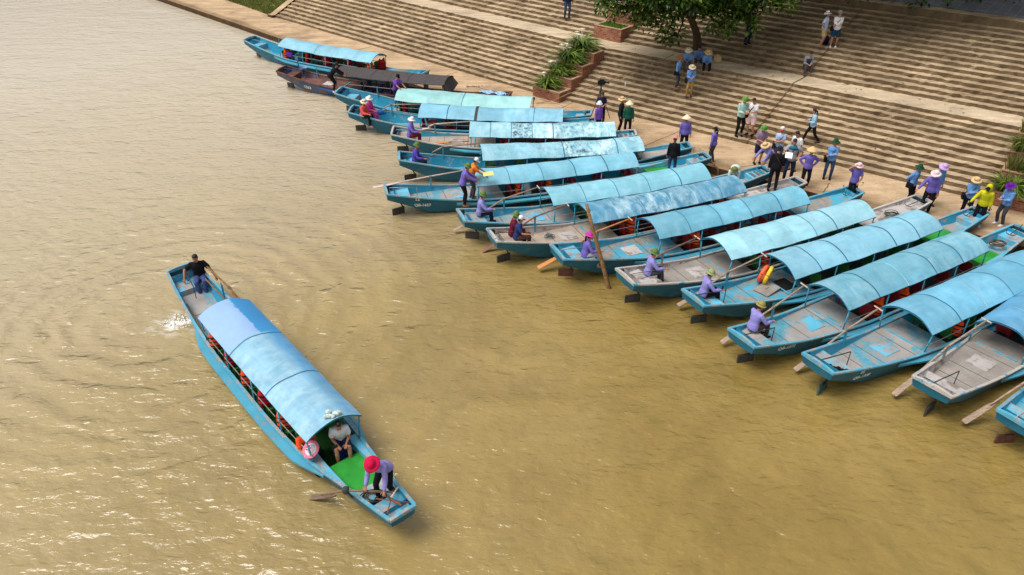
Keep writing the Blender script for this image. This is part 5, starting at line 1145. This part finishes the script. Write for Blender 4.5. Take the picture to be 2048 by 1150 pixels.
# voxel-join every body and garment into one surface, then add eyes, lips and fingers
for ob, vs, ex in REMESH:
    md = ob.modifiers.new('join', 'REMESH'); md.mode = 'VOXEL'; md.voxel_size = vs; md.use_smooth_shade = True
    sm = ob.modifiers.new('soft', 'SMOOTH'); sm.iterations = 2 if ex else 3; sm.factor = .5
bpy.context.view_layer.update(); dg = bpy.context.evaluated_depsgraph_get()
for ob, vs, ex in REMESH:
    me = bpy.data.meshes.new_from_object(ob.evaluated_get(dg)); ob.modifiers.clear(); old = ob.data; mats = [m for m in old.materials]; ob.data = me
    me.materials.clear()
    for m in mats: me.materials.append(m)
    if ex:
        bm = bmesh.new(); bm.from_mesh(me)
        for f in bm.faces: f.material_index = 0
        vv = [bm.verts.new(p) for p in ex.v]
        for f, m in zip(ex.f, ex.m):
            try: q = bm.faces.new([vv[i] for i in f]); q.material_index = m; q.smooth = True
            except ValueError: pass
        bm.to_mesh(me); bm.free()
    bpy.data.meshes.remove(old)

# ------------------------------------------------------------------ oars, vests, ropes and other things
WOODG = m_wood('grey', rgb(120, 100, 84), rgb(184, 160, 140)); WOODO = m_wood('orange', rgb(176, 108, 60), rgb(214, 152, 98)); WOODP = m_wood('pole', rgb(98, 70, 44), rgb(156, 118, 78)); WOODW = m_wood('pale', rgb(180, 160, 140), rgb(214, 200, 184))
ROPE = m_plain('rope', rgb(150, 126, 92), .9, .3, 30); ROPED = m_plain('dark_rope', rgb(58, 66, 58), .9, .3, 30)
def oar(pts, label, mat=WOODG, bw=.155, bl=1.05, tee=True):
    """pts: blade tip, point on the rowlock, handle end (world)"""
    tip, mid, end = [V(p) for p in pts]; d = (end - tip).normalized(); root = empty('oar', tip); tag(root, label, 'oar', 'long wooden oars of the moored boats')
    L = (mid - tip).length; q = V((0, 0, 0)); M = mid - tip; E_ = end - tip
    mb = MB(); mb.tube([M * (bl * .75 / L), M * (bl / L * 1.1), M, E_], [.020, .030, .030, .024], 8); mb.build('shaft', mat, root)
    s = d.cross(V((0, 0, 1))).normalized(); n_ = s.cross(d); mb = MB(); R_ = []
    for t, wv, th in ((0, .80, .010), (.03, 1, .013), (.35, 1, .016), (.72, .85, .020), (.9, .45, .028), (1.0, .30, .030)):
        c = d * (bl * t); w_ = bw * wv / 2; R_.append([c + s * w_ + n_ * th * .5, c + s * w_ - n_ * th * .5, c - s * w_ - n_ * th * .5, c - s * w_ + n_ * th * .5])
    mb.loft(R_, 0, False); mb.build('blade', mat, root)
    if tee: mb = MB(); mb.tube([E_ - s * .14, E_ + s * .14], .021, 8); mb.build('handle', WOODW, root)
    mb = MB()
    for k in range(4): 
        a = k * 1.5; mb.tube([M + d * (.03 * k - .05) + (s * math.cos(b) + n_ * math.sin(b)) * .037 for b in [j * .9 for j in range(8)]], .009, 5)
    mb.build('lashing', ROPE, root)
def boat_oar(k, tip, h, label, **kw):
    R_ = BOAT[k]['RL']; mid = V((R_.x, R_.y, R_.z + .05)); oar((W(k, *tip), W(k, *mid), W(k, *h)), label, **kw)
D_ = (.30, .80, .16); E2 = (2.85, .52, 1.44)
boat_oar('N', D_, E2, 'oar of the boat lettered QB-1308, blade over the water and tee handle raised')
boat_oar('O', (.10, .80, .16), (3.1, .36, 1.5), 'long grey oar angled across the empty grey metal stern at the right')
boat_oar('P', (.05, .95, .16), (2.6, .40, 1.3), 'weathered oar with flat grey blade nearest the lower right corner')
boat_oar('M', (.25, .86, .18), (2.9, .6, 1.40), 'oar beside the person in the khaki helmet, pale blade tip low at the left')
boat_oar('L', (.20, .82, .22), (3.0, .45, 1.42), 'oar running past the person with the pale green helmet and phone')
boat_oar('K', (.95, .62, .75), (3.1, .62, 1.32), 'dark oar resting in the white rowlock of the bare grey stern', mat=m_wood('dark', rgb(96, 76, 66), rgb(130, 106, 92)), bl=.5)
boat_oar('J', (-.35, .62, .18), (3.0, .62, 1.30), 'bright orange-brown oar beside the magenta hat, blade out over the water', mat=WOODO, bw=.19)
boat_oar('I', (-.10, .80, .02), (3.0, .60, 1.34), 'brown oar behind the navy polo, its blade dipping under the stern', mat=m_wood('brown', rgb(104, 74, 62), rgb(146, 108, 90)))
boat_oar('H', (-.10, .66, .14), (3.1, .60, 1.34), 'oar past the worn stern with a short pale blade on the water')
boat_oar('G', (-.42, .30, 1.02), (3.2, .70, 1.12), 'oar lying level across the stern of the boat lettered 12, whitish blade outside', mat=m_wood('whitish', rgb(176, 156, 140), rgb(226, 204, 192)), tee=False)
boat_oar('F', (1.0, .60, .72), (3.3, .55, 1.20), 'short visible oar shaft beside the person in deep purple', mat=WOODG, bl=.5, tee=False)
boat_oar('E', (1.2, .60, .80), (3.4, .60, 1.16), 'pale oar shaft propped by the tan plated stern', mat=WOODW, bl=.4, tee=False)
boat_oar('D', (1.1, .60, .76), (3.4, .62, 1.14), 'oar shaft propped beyond the two seated women', mat=WOODG, bl=.4, tee=False)
oar((W('E', 1.9, -.30, .56), W('E', 2.5, -.26, .56), W('E', 3.3, -.22, .58)), 'short brown paddle lying loose on the tan stern deck', mat=WOODO, bl=.6, tee=False)
# bow oar worked by the crimson hat, and the spare poles along the moving boat's far side
BH = BOAT['X']['h']; xr = W('X', 11.15, -.62, 1.0)
oar((W('X', 9.85, -1.02, -.06), xr, W('X', 11.9, .10, 1.06)), 'oar pulled by the person in the crimson hat, blade in the water', mat=m_wood('wet', rgb(92, 72, 58), rgb(140, 116, 98)), bl=.9)
mb = MB(); a = W('X', 11.15, -.50, .7); mb.tube([a, xr], .022, 6); mb.sphere(xr, (.085, .085, .10), 8, 6); tag(mb.build('oar_fastening', ROPED), 'dark rope lashing that holds the bow oar to the moving boat', 'rope')
oar((W('X', 2.95, .80, .55), W('X', 1.9, .72, .85), W('X', .75, .55, 1.12)), 'oar slung along the far side behind the black T-shirt', mat=WOODP, bl=.9, tee=False)
mb = MB(); mb.tube([W('X', .95, .36, .86), W('X', 2.0, .48, .58), W('X', 3.4, .60, .50)], .022, 6); tag(mb.build('bamboo_pole', WOODP), 'thin bamboo pole lying inside the moving boat behind the black T-shirt', 'pole')
mb = MB(); mb.tube([W('X', 1.3, -.42, .46), W('X', 3.3, -.60, .40)], .020, 6); tag(mb.build('wooden_batten', WOODP), 'slim wooden batten on the deck of the moving boat, left of the sandals', 'batten')
# mooring pole
mb = MB(); pp = [V((3.10, 19.93, -1.2)), V((3.08, 19.96, 0)), V((2.78, 20.10, 1.0)), V((2.50, 20.28, 1.9)), V((2.26, 20.42, 2.72))]; mb.tube(pp, [.075, .072, .066, .058, .05], 10)
rp_ = random.Random(4)
for _ in range(9): t = rp_.random(); c = pp[1].lerp(pp[4], t); mb.sphere(c + V((rp_.uniform(-.06, .06), rp_.uniform(-.06, .06), 0)), (.03, .03, .05), 6, 5)
tag(mb.build('mooring_pole', WOODP), 'knotted wooden pole leaning out of the water at the stern of a boat', 'pole')
# ---- life vests over the seats
VO = m_cloth('vest_orange', rgb(244, 86, 34)); VR = m_cloth('vest_red', rgb(196, 34, 48)); VB = m_cloth('vest_strap', rgb(24, 18, 22))
def life_vest(k, u, v, z, lab, red, group, seed):
    r = random.Random(seed); root = empty('life_vest', W(k, u, v, z), rad(BP[k]['a'] + r.uniform(-25, 25))); root.rotation_euler.y = rad(r.uniform(-14, 8)); tag(root, lab, 'life vest', group)
    q_ = 1.12 if BP[k]['ze'] > 1.07 else .98; root.scale = (q_, 1.15, q_); mb = MB(); R_ = []
    for zz, rx, ry in ((-.06, .10, .20), (.02, .12, .225), (.16, .115, .22), (.30, .105, .205), (.38, .08, .17), (.42, .05, .13)):
        R_.append([V((rx * math.cos(a) * (1 + .10 * math.sin(3 * a + zz * 20)), ry * math.sin(a), zz)) for a in [2 * math.pi * j / 14 for j in range(14)]])
    mb.loft(R_); mb.build('float_panel', VR if red else VO, root)
    for sg in (-1, 1): mb = MB(); mb.tube([(.06, sg * .11, .36), (.0, sg * .12, .47), (-.07, sg * .11, .36)], [.04, .045, .04], 7); mb.build('shoulder_loop', VR if red else VO, root)
    for zz in (.04, .15, .26): mb = MB(); mb.lathe([(.100, zz - .014), (.125, zz - .012), (.125, zz + .012), (.100, zz + .014)], 14, 0, Matrix.Diagonal((1, 1.83, 1, 1))); mb.build('strap', VB, root)
vests = {'A': [(0, -1), (1, -1), (1, 1), (2, -1), (2, 1), (3, -1), (4, -1), (4, 1), (3, 1)], 'X': [(0, -1), (1, -1), (2, -1), (3, -1), (4, -1), (4, 1), (3, 1)], 'G': [(0, -1), (0, 1), (1, -1)], 'I': [(0, -1), (1, -1)], 'J': [(0, -1), (0, 1)], 'K': [(0, -1)], 'M': [(0, -1), (1, -1)], 'N': [(0, -1)], 'O': [(0, 1)], 'C': [(0, -1)], 'E': [(0, -1)]}
vname = {'A': 'in the boat farthest up the bank', 'X': 'under the roof of the moving boat', 'G': 'beneath the roof of the boat lettered 12', 'I': 'under the deep blue mottled roof', 'J': 'under the roof beside the leaning pole', 'K': 'under the palest blue roof', 'M': 'under the roof behind the khaki helmet', 'N': 'under the roof of the boat lettered QB-1308', 'O': 'in the empty grey-sterned boat at the right', 'C': 'under the pale turquoise roof', 'E': 'under the mouldy panelled roof'}
n_ = 0
for k, L_ in vests.items():
    for q, (i, sg) in enumerate(L_):
        sp_ = [p for p in BOAT[k]['spots'] if (p[1] > 0) == (sg > 0)][i]; red = (q % 2 == 1) if k in 'AX' else (k in 'CE')
        n_ += 1; life_vest(k, sp_[0] + .02, sp_[1] + .07 * sg, sp_[2] + .10, '%s life vest over a seat %s' % ('red' if red else 'orange', vname[k]), red, '%s life vests %s' % ('red' if red else 'orange', vname[k]), n_)
# ---- anchors and coils
def anchor(loc, rz, label, s=1.0, tilt=8):
    root = empty('anchor', loc, rz); root.rotation_euler = (0, rad(-tilt), rz); tag(root, label, 'anchor')
    mb = MB(); mb.tube([(0, 0, .03), (.75 * s, 0, .03)], .014 * s, 6); mb.build('shank', DARKIRON, root)
    mb = MB(); mb.tube([(.62 * s, -.22 * s, .04), (.62 * s, .22 * s, .04)], .011 * s, 6); mb.build('stock', DARKIRON, root)
    mb = MB(); mb.tube([(.10 * s, -.20 * s, .10), (.0, -.12 * s, .04), (-.03 * s, 0, .03), (.0, .12 * s, .04), (.10 * s, .20 * s, .10)], [.006, .014, .016, .014, .006], 6); mb.build('flukes', DARKIRON, root)
    mb = MB(); mb.tube([V((.80 * s, 0, .03)) + V((math.cos(a) * .06, 0, math.sin(a) * .06)) for a in [j * .7 for j in range(10)]], .009, 5); mb.build('ring', DARKIRON, root)
def coil(loc, label, mat=ROPED, R_=.20, n=5, seed=1):
    r = random.Random(seed); mb = MB()
    for k in range(n):
        cx, cy, q = r.uniform(-.06, .06), r.uniform(-.05, .05), R_ * r.uniform(.75, 1.15); ph = r.uniform(0, 6); mb.tube([(cx + q * math.cos(a + ph), cy + q * .75 * math.sin(a + ph), .015 + .018 * k + .012 * math.sin(2 * a)) for a in [j * 6.5 / 18 for j in range(19)]], .013, 6)
    o_ = mb.build('rope_coil', mat, None, loc); tag(o_, label, 'rope'); return o_
anchor(W('K', 12.05, 0, .74), rad(25), 'iron anchor lying on the grey bow held by the pale pink hat'); coil(W('K', 11.2, -.12, .64), 'dark green rope coil on the grey bow behind the anchor')
anchor(W('L', 12.0, .05, .80), rad(30), 'small anchor on the bow deck of the boat held by the yellow jacket', .8)
anchor(W('J', 11.9, .0, .72), rad(80), 'pale crossed grapnel on the blue bow near the striped hat', .7)
anchor(W('G', 12.5, .0, .80), rad(20), 'anchor on the bow near the black cap with ponytail', .6)
anchor(W('M', 12.1, .0, .80), rad(35), 'anchor and bars on the bow at the right edge of the stage', .9); coil(W('M', 11.6, .05, .56), 'tangled brown rope on the grey bow deck at the right edge', m_plain('brown_rope', rgb(98, 78, 62), .9, .3, 30), .22, 6, 3)
coil(W('X', 11.25, -.10, .46), 'dark rope coil at the feet of the person in the crimson hat', ROPED, .22, 6, 5)
coil(W('I', 2.15, .10, .50), 'bundle of dark green and white cloth on the grey plated stern', m_plain('rag', rgb(78, 104, 104), .9, .5, 12), .13, 4, 8)
anchor((-2.35, 38.75, .36), rad(12), 'iron anchor on the landing stage left of the steps, at the end of a line', 1.0, -4)
M_ = Matrix
mb = MB(); 
for t_ in ((11.62, -.2, 12.2, .25), (11.62, .22, 12.15, -.25)): mb.tube([W('X', t_[0], t_[1], .84), W('X', t_[2], t_[3], .90)], .014, 5)
mb.tube([W('X', 11.75, .0, .87), W('X', 12.2, .06, .96)], .026, 6); tag(mb.build('wooden_cross_bars', m_wood('rustbar', rgb(110, 66, 48), rgb(150, 98, 74))), 'crossed rusty brown bars lying on the bow tip of the moving boat', 'bars')
# ---- float rings on the light blue stern, hat in hand, papers, phone, bundle
for i, (c, cl_, lab) in enumerate(((W('L', 3.02, .36, .80), rgb(240, 104, 64), 'orange-red float ring leaning on the post of the boat with an open hatch'), (W('L', 3.12, .24, .78), rgb(244, 200, 48), 'yellow float ring tucked beside the orange one'))):
    mb = MB(); k = 20; M = Matrix.Translation(c) @ Matrix.Rotation(rad(142 + 6 * i), 4, 'Z') @ Matrix.Rotation(rad(78), 4, 'Y')
    mb.loft([[M @ V(((.25 + .062 * math.cos(b)) * math.cos(a), (.25 + .062 * math.cos(b)) * math.sin(a), .062 * math.sin(b))) for b in [2 * math.pi * j / 10 for j in range(10)]] for a in [2 * math.pi * j / k for j in range(k + 1)]], 0, True, False)
    o_ = mb.build('float_ring', m_plain('float%d' % i, cl_, .6, .2, 5)); tag(o_, lab, 'float ring')
    mb = MB()
    for q in range(4):
        a = q * math.pi / 2 + .4; mb.loft([[M @ V(((.25 + .065 * math.cos(b)) * math.cos(aa), (.25 + .065 * math.cos(b)) * math.sin(aa), .065 * math.sin(b))) for b in [2 * math.pi * j / 10 for j in range(10)]] for aa in (a, a + .12)], 0, True, False)
    mb.build('band', m_plain('floatband%d' % i, tuple(x * .6 for x in cl_[:3]) + (1,), .6), o_)
def held(label, side='haR'):
    b, inf = PINFO[label]; return b.matrix_basis @ inf[side]
def find(t): return [k for k in PINFO if t in k][0]
bpy.context.view_layer.update()
def sheet(p, w_, h_, rz, tilt, name, label, mat, cat):
    mb = MB(); M = Matrix.Rotation(rad(rz), 4, 'Z') @ Matrix.Rotation(rad(tilt), 4, 'X'); mb.grid([[M @ V((lerp(-w_, w_, i / 3), lerp(-h_, h_, j / 3), .010 * math.sin(i + j))) for i in range(4)] for j in range(4)]); tag(mb.build(name, mat, None, p), label, cat)
sheet(held(find('holding a white sheet')) + V((-.02, -.12, .03)), .13, .17, -20, 20, 'sheet_of_paper', 'white sheet of paper held by the person in grey and teal', m_plain('paper', rgb(240, 240, 240), .8, .05), 'paper')
sheet(held(find('orange shirt and white cap')) + V((.10, .02, .06)), .20, .10, 20, 25, 'yellow_papers', 'yellow papers resting on the roof in front of the orange shirt', m_plain('ypaper', rgb(240, 220, 130), .8, .1), 'paper')
mb = MB(); q = held(find('holding up a phone')) + V((.02, .0, .07)); mb.box(-.036, .036, -.005, .005, -.07, .07); tag(mb.build('phone', m_plain('phone', rgb(40, 34, 40), .3), None, q, .6), 'dark phone held up by the person in the pale green helmet', 'phone')
mb = MB(); q = held(find('white T-shirt and shorts')) + V((-.05, -.05, .04)); mb.box(-.06, .06, -.012, .012, -.035, .035); tag(mb.build('phone', m_plain('phone', rgb(40, 34, 40), .3), None, q, .3), 'dark phone in the hands of the person in the white T-shirt and shorts', 'phone')
hp_ = W('X', 9.42, -.55, .80); Mh = Matrix.Translation(hp_) @ Matrix.Rotation(rad(28), 4, 'X') @ Matrix.Rotation(rad(-18), 4, 'Y')
mb = MB(); mb.lathe([(.001, .10), (.05, .098), (.085, .07), (.10, .01), (.16, .004), (.205, .0), (.20, -.006), (.10, .0)], 22, 0, Mh); ho = mb.build('sun_hat', cloth('white')); tag(ho, 'round white hat with pink rim and flower held in the moving boat', 'hat')
mb = MB(); mb.lathe([(.182, .006), (.212, .006), (.212, -.008), (.182, -.006)], 22, 0, Mh); mb.build('rim', m_cloth('pinkrim', rgb(236, 130, 156)), ho)
mb = MB()
for q in range(5): mb.sphere(Mh @ V((.045 * math.cos(q * 1.26), .045 * math.sin(q * 1.26), .10)), (.026, .026, .008), 8, 5)
mb.build('flower', m_cloth('pinkflower', rgb(226, 40, 84)), ho)
mb = MB(); q = W('X', 9.50, .05, 1.50); rr_ = random.Random(2)
for _ in range(9): mb.sphere(q + V((rr_.uniform(-.14, .14), rr_.uniform(-.07, .07), rr_.uniform(.0, .10))), (rr_.uniform(.05, .09), rr_.uniform(.04, .07), .05), 8, 6)
tag(mb.build('cloth_bundle', m_plain('bundle', rgb(196, 214, 208), .9, .5, 18)), 'crumpled pale bundle tied on the front edge of the moving roof', 'bundle')
mb = MB(); q = W('K', .95, -.30, .72); M = Matrix.Translation(q) @ Matrix.Rotation(rad(40), 4, 'Z') @ Matrix.Rotation(rad(25), 4, 'Y'); mb.box(-.16, .16, -.12, .12, -.1, .1, 0, M); mb.box(-.12, .12, -.08, .08, .1, .13, 0, M); tag(mb.build('storage_box', GREYPAINT), 'pale box tilted beside the person on the bare grey stern', 'box')
mb = MB(); c = W('N', .42, -.22, .86); 
for i in range(6): mb.sphere(c + V((.09 * i - .2, -.05 * i + .12, .03 * (i % 2))), (.075, .06, .05), 8, 6)
tag(mb.build('black_bundle', cloth('black')), 'black cloth bundle on the stern edge of the boat lettered QB-1308', 'bundle')
# swivel fishing-style seat left on the first boats: purple and white boxes
c = W('A', 3.75, -.62, .66); mb = MB(); mb.box(-.2, .2, -.13, .13, 0, .2); tag(mb.build('purple_bag', m_cloth('purplebag', rgb(84, 44, 150)), None, c, rad(-29)), 'purple bag on the near rail of the boat farthest up the bank', 'bag')
# swivel chair in the brown-decked boat
root = empty('swivel_chair', W('B', 1.05, .42, .62), rad(20)); tag(root, 'small blue swivel chair on a pedestal between the two far boats', 'chair')
mb = MB(); mb.tube([(0, 0, 0), (0, 0, .38)], .03, 8); mb.build('pedestal', DARKIRON, root); mb = MB(); mb.box(-.2, .2, -.2, .2, .38, .44); mb.build('seat', m_plain('seatblue', rgb(120, 150, 196), .6), root); mb = MB(); mb.box(-.24, -.19, -.2, .2, .46, .86); mb.build('backrest', m_plain('backblue', rgb(44, 70, 130), .6), root)
# blue and white cloth on the bow of the black-canopied boat
mb = MB(); P = []
for i in range(9): P.append([W('B', 11.2 + i * .17, lerp(-.30, .30, j / 5), .86 + .05 * math.sin(i * 1.7 + j) + .05 * math.cos(j * 2)) for j in range(6)])
mb.grid(P); tag(mb.build('patterned_cloth', m_plain('patterned', rgb(150, 186, 222), .9, .6, 9)), 'blue and white patterned cloth spread on a bow by the landing', 'cloth')
# blue cloth by the two women
mb = MB(); c = W('D', 1.35, .15, .86); mb.sphere(c, (.16, .12, .14), 10, 7); mb.sphere(c + V((.14, .05, -.05)), (.10, .09, .09), 8, 6); tag(mb.build('blue_bag', m_cloth('bluebag', rgb(40, 112, 190))), 'bright blue bag beside the person in magenta', 'bag')
# coral tarpaulin, plants and odds under roofs
mb = MB(); rr_ = random.Random(6); c = W('D', 4.6, -.35, .45)
mb.c = []
for _ in range(60):
    a = rr_.uniform(0, 6.28); l = rr_.uniform(.15, .4); d = V((math.cos(a) * l, math.sin(a) * l, l * rr_.uniform(.3, 1.0))); s_ = V((-math.sin(a), math.cos(a), 0)) * .02; mb.add([c, c + d * .6 + s_, c + d, c + d * .6 - s_], [(0, 1, 2, 3)]); q = rr_.random(); mb.c += [(q, q, q, 1)] * 4
tag(mb.build('potted_plant', m_leaf('yellowplant', rgb(80, 90, 20), rgb(210, 190, 50))), 'yellow-green plant under the roof with one dark band', 'plant')
mb = MB(); c = W('X', 9.30, .18, .06); mb.lathe([(.001, .0), (.17, .0), (.165, .03), (.14, .42), (.16, .45), (.16, .475), (.001, .475)], 14); tag(mb.build('plastic_stool', m_plain('stool', rgb(40, 70, 150), .5), None, c), 'blue plastic stool under the person in the white T-shirt and shorts', 'stool')
# ---- tripod camera
root = empty('tripod_camera', (4.16, 34.45, .35)); tag(root, 'black video camera on a tall tripod on the landing stage', 'camera')
for a in (90, 215, 330): mb = MB(); mb.tube([(0, 0, 1.42), (math.cos(rad(a)) * .24, math.sin(rad(a)) * .24, .75), (math.cos(rad(a)) * .55, math.sin(rad(a)) * .55, 0)], [.026, .02, .013], 6); mb.build('leg', DARKIRON, root)
mb = MB(); mb.tube([(0, 0, 1.0), (0, 0, 1.5)], .025, 8); mb.sphere((0, 0, 1.5), .06, 8, 6); mb.build('head', DARKIRON, root)
CAMB = m_plain('camera_black', rgb(26, 26, 28), .4); mb = MB(); mb.box(-.17, .17, -.07, .07, 1.55, 1.72); mb.box(-.10, .12, -.04, .04, 1.72, 1.78); cb = mb.build('camera_body', CAMB, root)
mb = MB(); mb.tube([(.17, 0, 1.64), (.30, 0, 1.64), (.36, 0, 1.64)], [.055, .06, .075], 12); mb.build('lens', CAMB, cb); mb = MB(); mb.tube([(-.05, 0, 1.78), (-.05, 0, 1.86), (.16, 0, 1.87), (.16, 0, 1.78)], .013, 6); mb.build('handle', CAMB, cb); mb = MB(); mb.tube([(-.1, 0, 1.52), (-.5, -.1, 1.35)], .01, 5); mb.build('pan_bar', CAMB, cb)
# ---- backpack between the two on the upper steps, straw hat lying by the group, bottle
mb = MB(); mb.loft([[V((xx * w_, yy * d_, z_)) for xx, yy in ((-1, -.7), (-.7, -1), (.7, -1), (1, -.7), (1, .7), (.7, 1), (-.7, 1), (-1, .7))] for z_, w_, d_ in ((0, .14, .09), (.06, .17, .11), (.30, .165, .11), (.42, .12, .08), (.46, .04, .03))]); bp = mb.build('backpack', cloth('navy'), None, (15.12, 36.86, prof_z(bank_n(15.12, 36.86)) + .01), .4); tag(bp, 'dark navy backpack standing on a step behind the khaki shorts', 'backpack')
mb = MB(); mb.loft([[V((xx * .1, -.115 - d_, z_)) for xx in (-1, 1, 1, -1)] for z_, d_ in ((.05, 0), (.22, .03))], 0, False); mb.build('pocket', cloth('black'), bp)
z_ = prof_z(bank_n(10.15, 37.2)); Mh = Matrix.Translation((10.15, 37.2, z_ + .16)) @ Matrix.Rotation(rad(55), 4, 'X')
mb = MB(); mb.lathe([(.001, .10), (.055, .098), (.09, .07), (.10, .01), (.15, .004), (.20, .0), (.198, -.006), (.10, .0)], 20, 0, Mh); tag(mb.build('straw_hat', m_straw('straw', CL['straw'])), 'loose straw hat propped on the step at the right of the seated group', 'hat')
mb = MB(); mb.lathe([(.001, 0), (.032, 0), (.033, .16), (.012, .20), (.012, .22), (.001, .22)], 10); tag(mb.build('plastic_bottle', m_plain('bottle', rgb(220, 232, 236), .2), None, (5.62, 36.62, prof_z(bank_n(5.62, 36.62)) + .005)), 'small white bottle left on the steps right of the lilies', 'bottle')
# ---- ropes
def rope(pts, label, mat=ROPE, r_=.016, sag=0.0):
    a = [V(p) for p in pts]; out = []
    for i in range(len(a) - 1):
        n = 10
        for k in range(n + (1 if i == len(a) - 2 else 0)): t = k / n; q = a[i].lerp(a[i + 1], t); q.z -= sag * 4 * t * (1 - t); out.append(q)
    mb = MB(); mb.tube(out, r_, 6); tag(mb.build('rope', mat), label, 'rope')
rope([(1.2, 36.2, .40), (2.75, 36.35, .80), (7.95, 37.05, 2.55)], 'long tan rope stretched up the steps past the lily planter towards the tree', ROPE, .020, .10)
rope([W('B', 12.6, 0, .9), (-2.1, 38.9, .40)], 'line from the black-canopied boat to the anchor on the stage', ROPED, .010, .05)
rope([W('C', 12.2, 0, .9), (1.45, 36.9, .36), (2.1, 36.2, .36)], 'mooring line lying near the foot of the lily planter', ROPE, .012, .02)
rope([W('X', 10.2, -.66, .64), W('X', 10.9, -.62, .82), W('X', 11.2, -.62, .98)], 'dark line along the near gunwale of the moving boat', ROPED, .012, .05)
# ---- driftwood stub and debris by the stage edge, splash at the moving stern
mb = MB(); mb.tube([(8.55, 28.35, -.3), (8.45, 28.45, .3), (8.2, 28.75, .55)], [.06, .05, .03], 7); tag(mb.build('mooring_stake', m_wood('stub', rgb(90, 62, 44), rgb(130, 96, 70))), 'short dark stake at the stage edge near the ponytailed person', 'stake')
mb = MB(); rr_ = random.Random(12)
for _ in range(110):
    a = rr_.uniform(0, 6.28); q = rr_.random() ** .7 * .5; x_, y_ = -9.92 + math.cos(a) * q * 1.1, 18.15 + math.sin(a) * q * .8
    mb.sphere((x_, y_, rr_.uniform(0, .07) * (1 - q)), (rr_.uniform(.008, .035), rr_.uniform(.008, .035), rr_.uniform(.006, .02)), 6, 4)
tag(mb.build('splash', m_plain('foam', rgb(238, 236, 230), .5, .1)), 'white churned water beside the stern of the moving boat', 'splash', kind='stuff')

for k, tgt, lab in (('F', (7.9, 30.6), 'thin mooring line from the white plated bow'), ('H', (10.9, 28.6), 'thin mooring line from the slatted bow'), ('K', (15.3, 26.2), 'thin mooring line from the grey bow near the pale pink hat'), ('L', (17.3, 24.9), 'thin mooring line from the bow held by the yellow jacket'), ('J', (13.6, 27.2), 'thin mooring line from the plain blue bow')):
    e = W(k, BOAT[k]['h'].L, 0, .86); t_ = V((tgt[0], tgt[1], .37)); rope([e, e.lerp(t_, .5) + V((.05, -.08, -.12)), t_, t_ + V((.25, -.18, 0)), t_ + V((.1, -.4, 0))], lab, ROPE if k in 'FK' else ROPED, .012, .03)
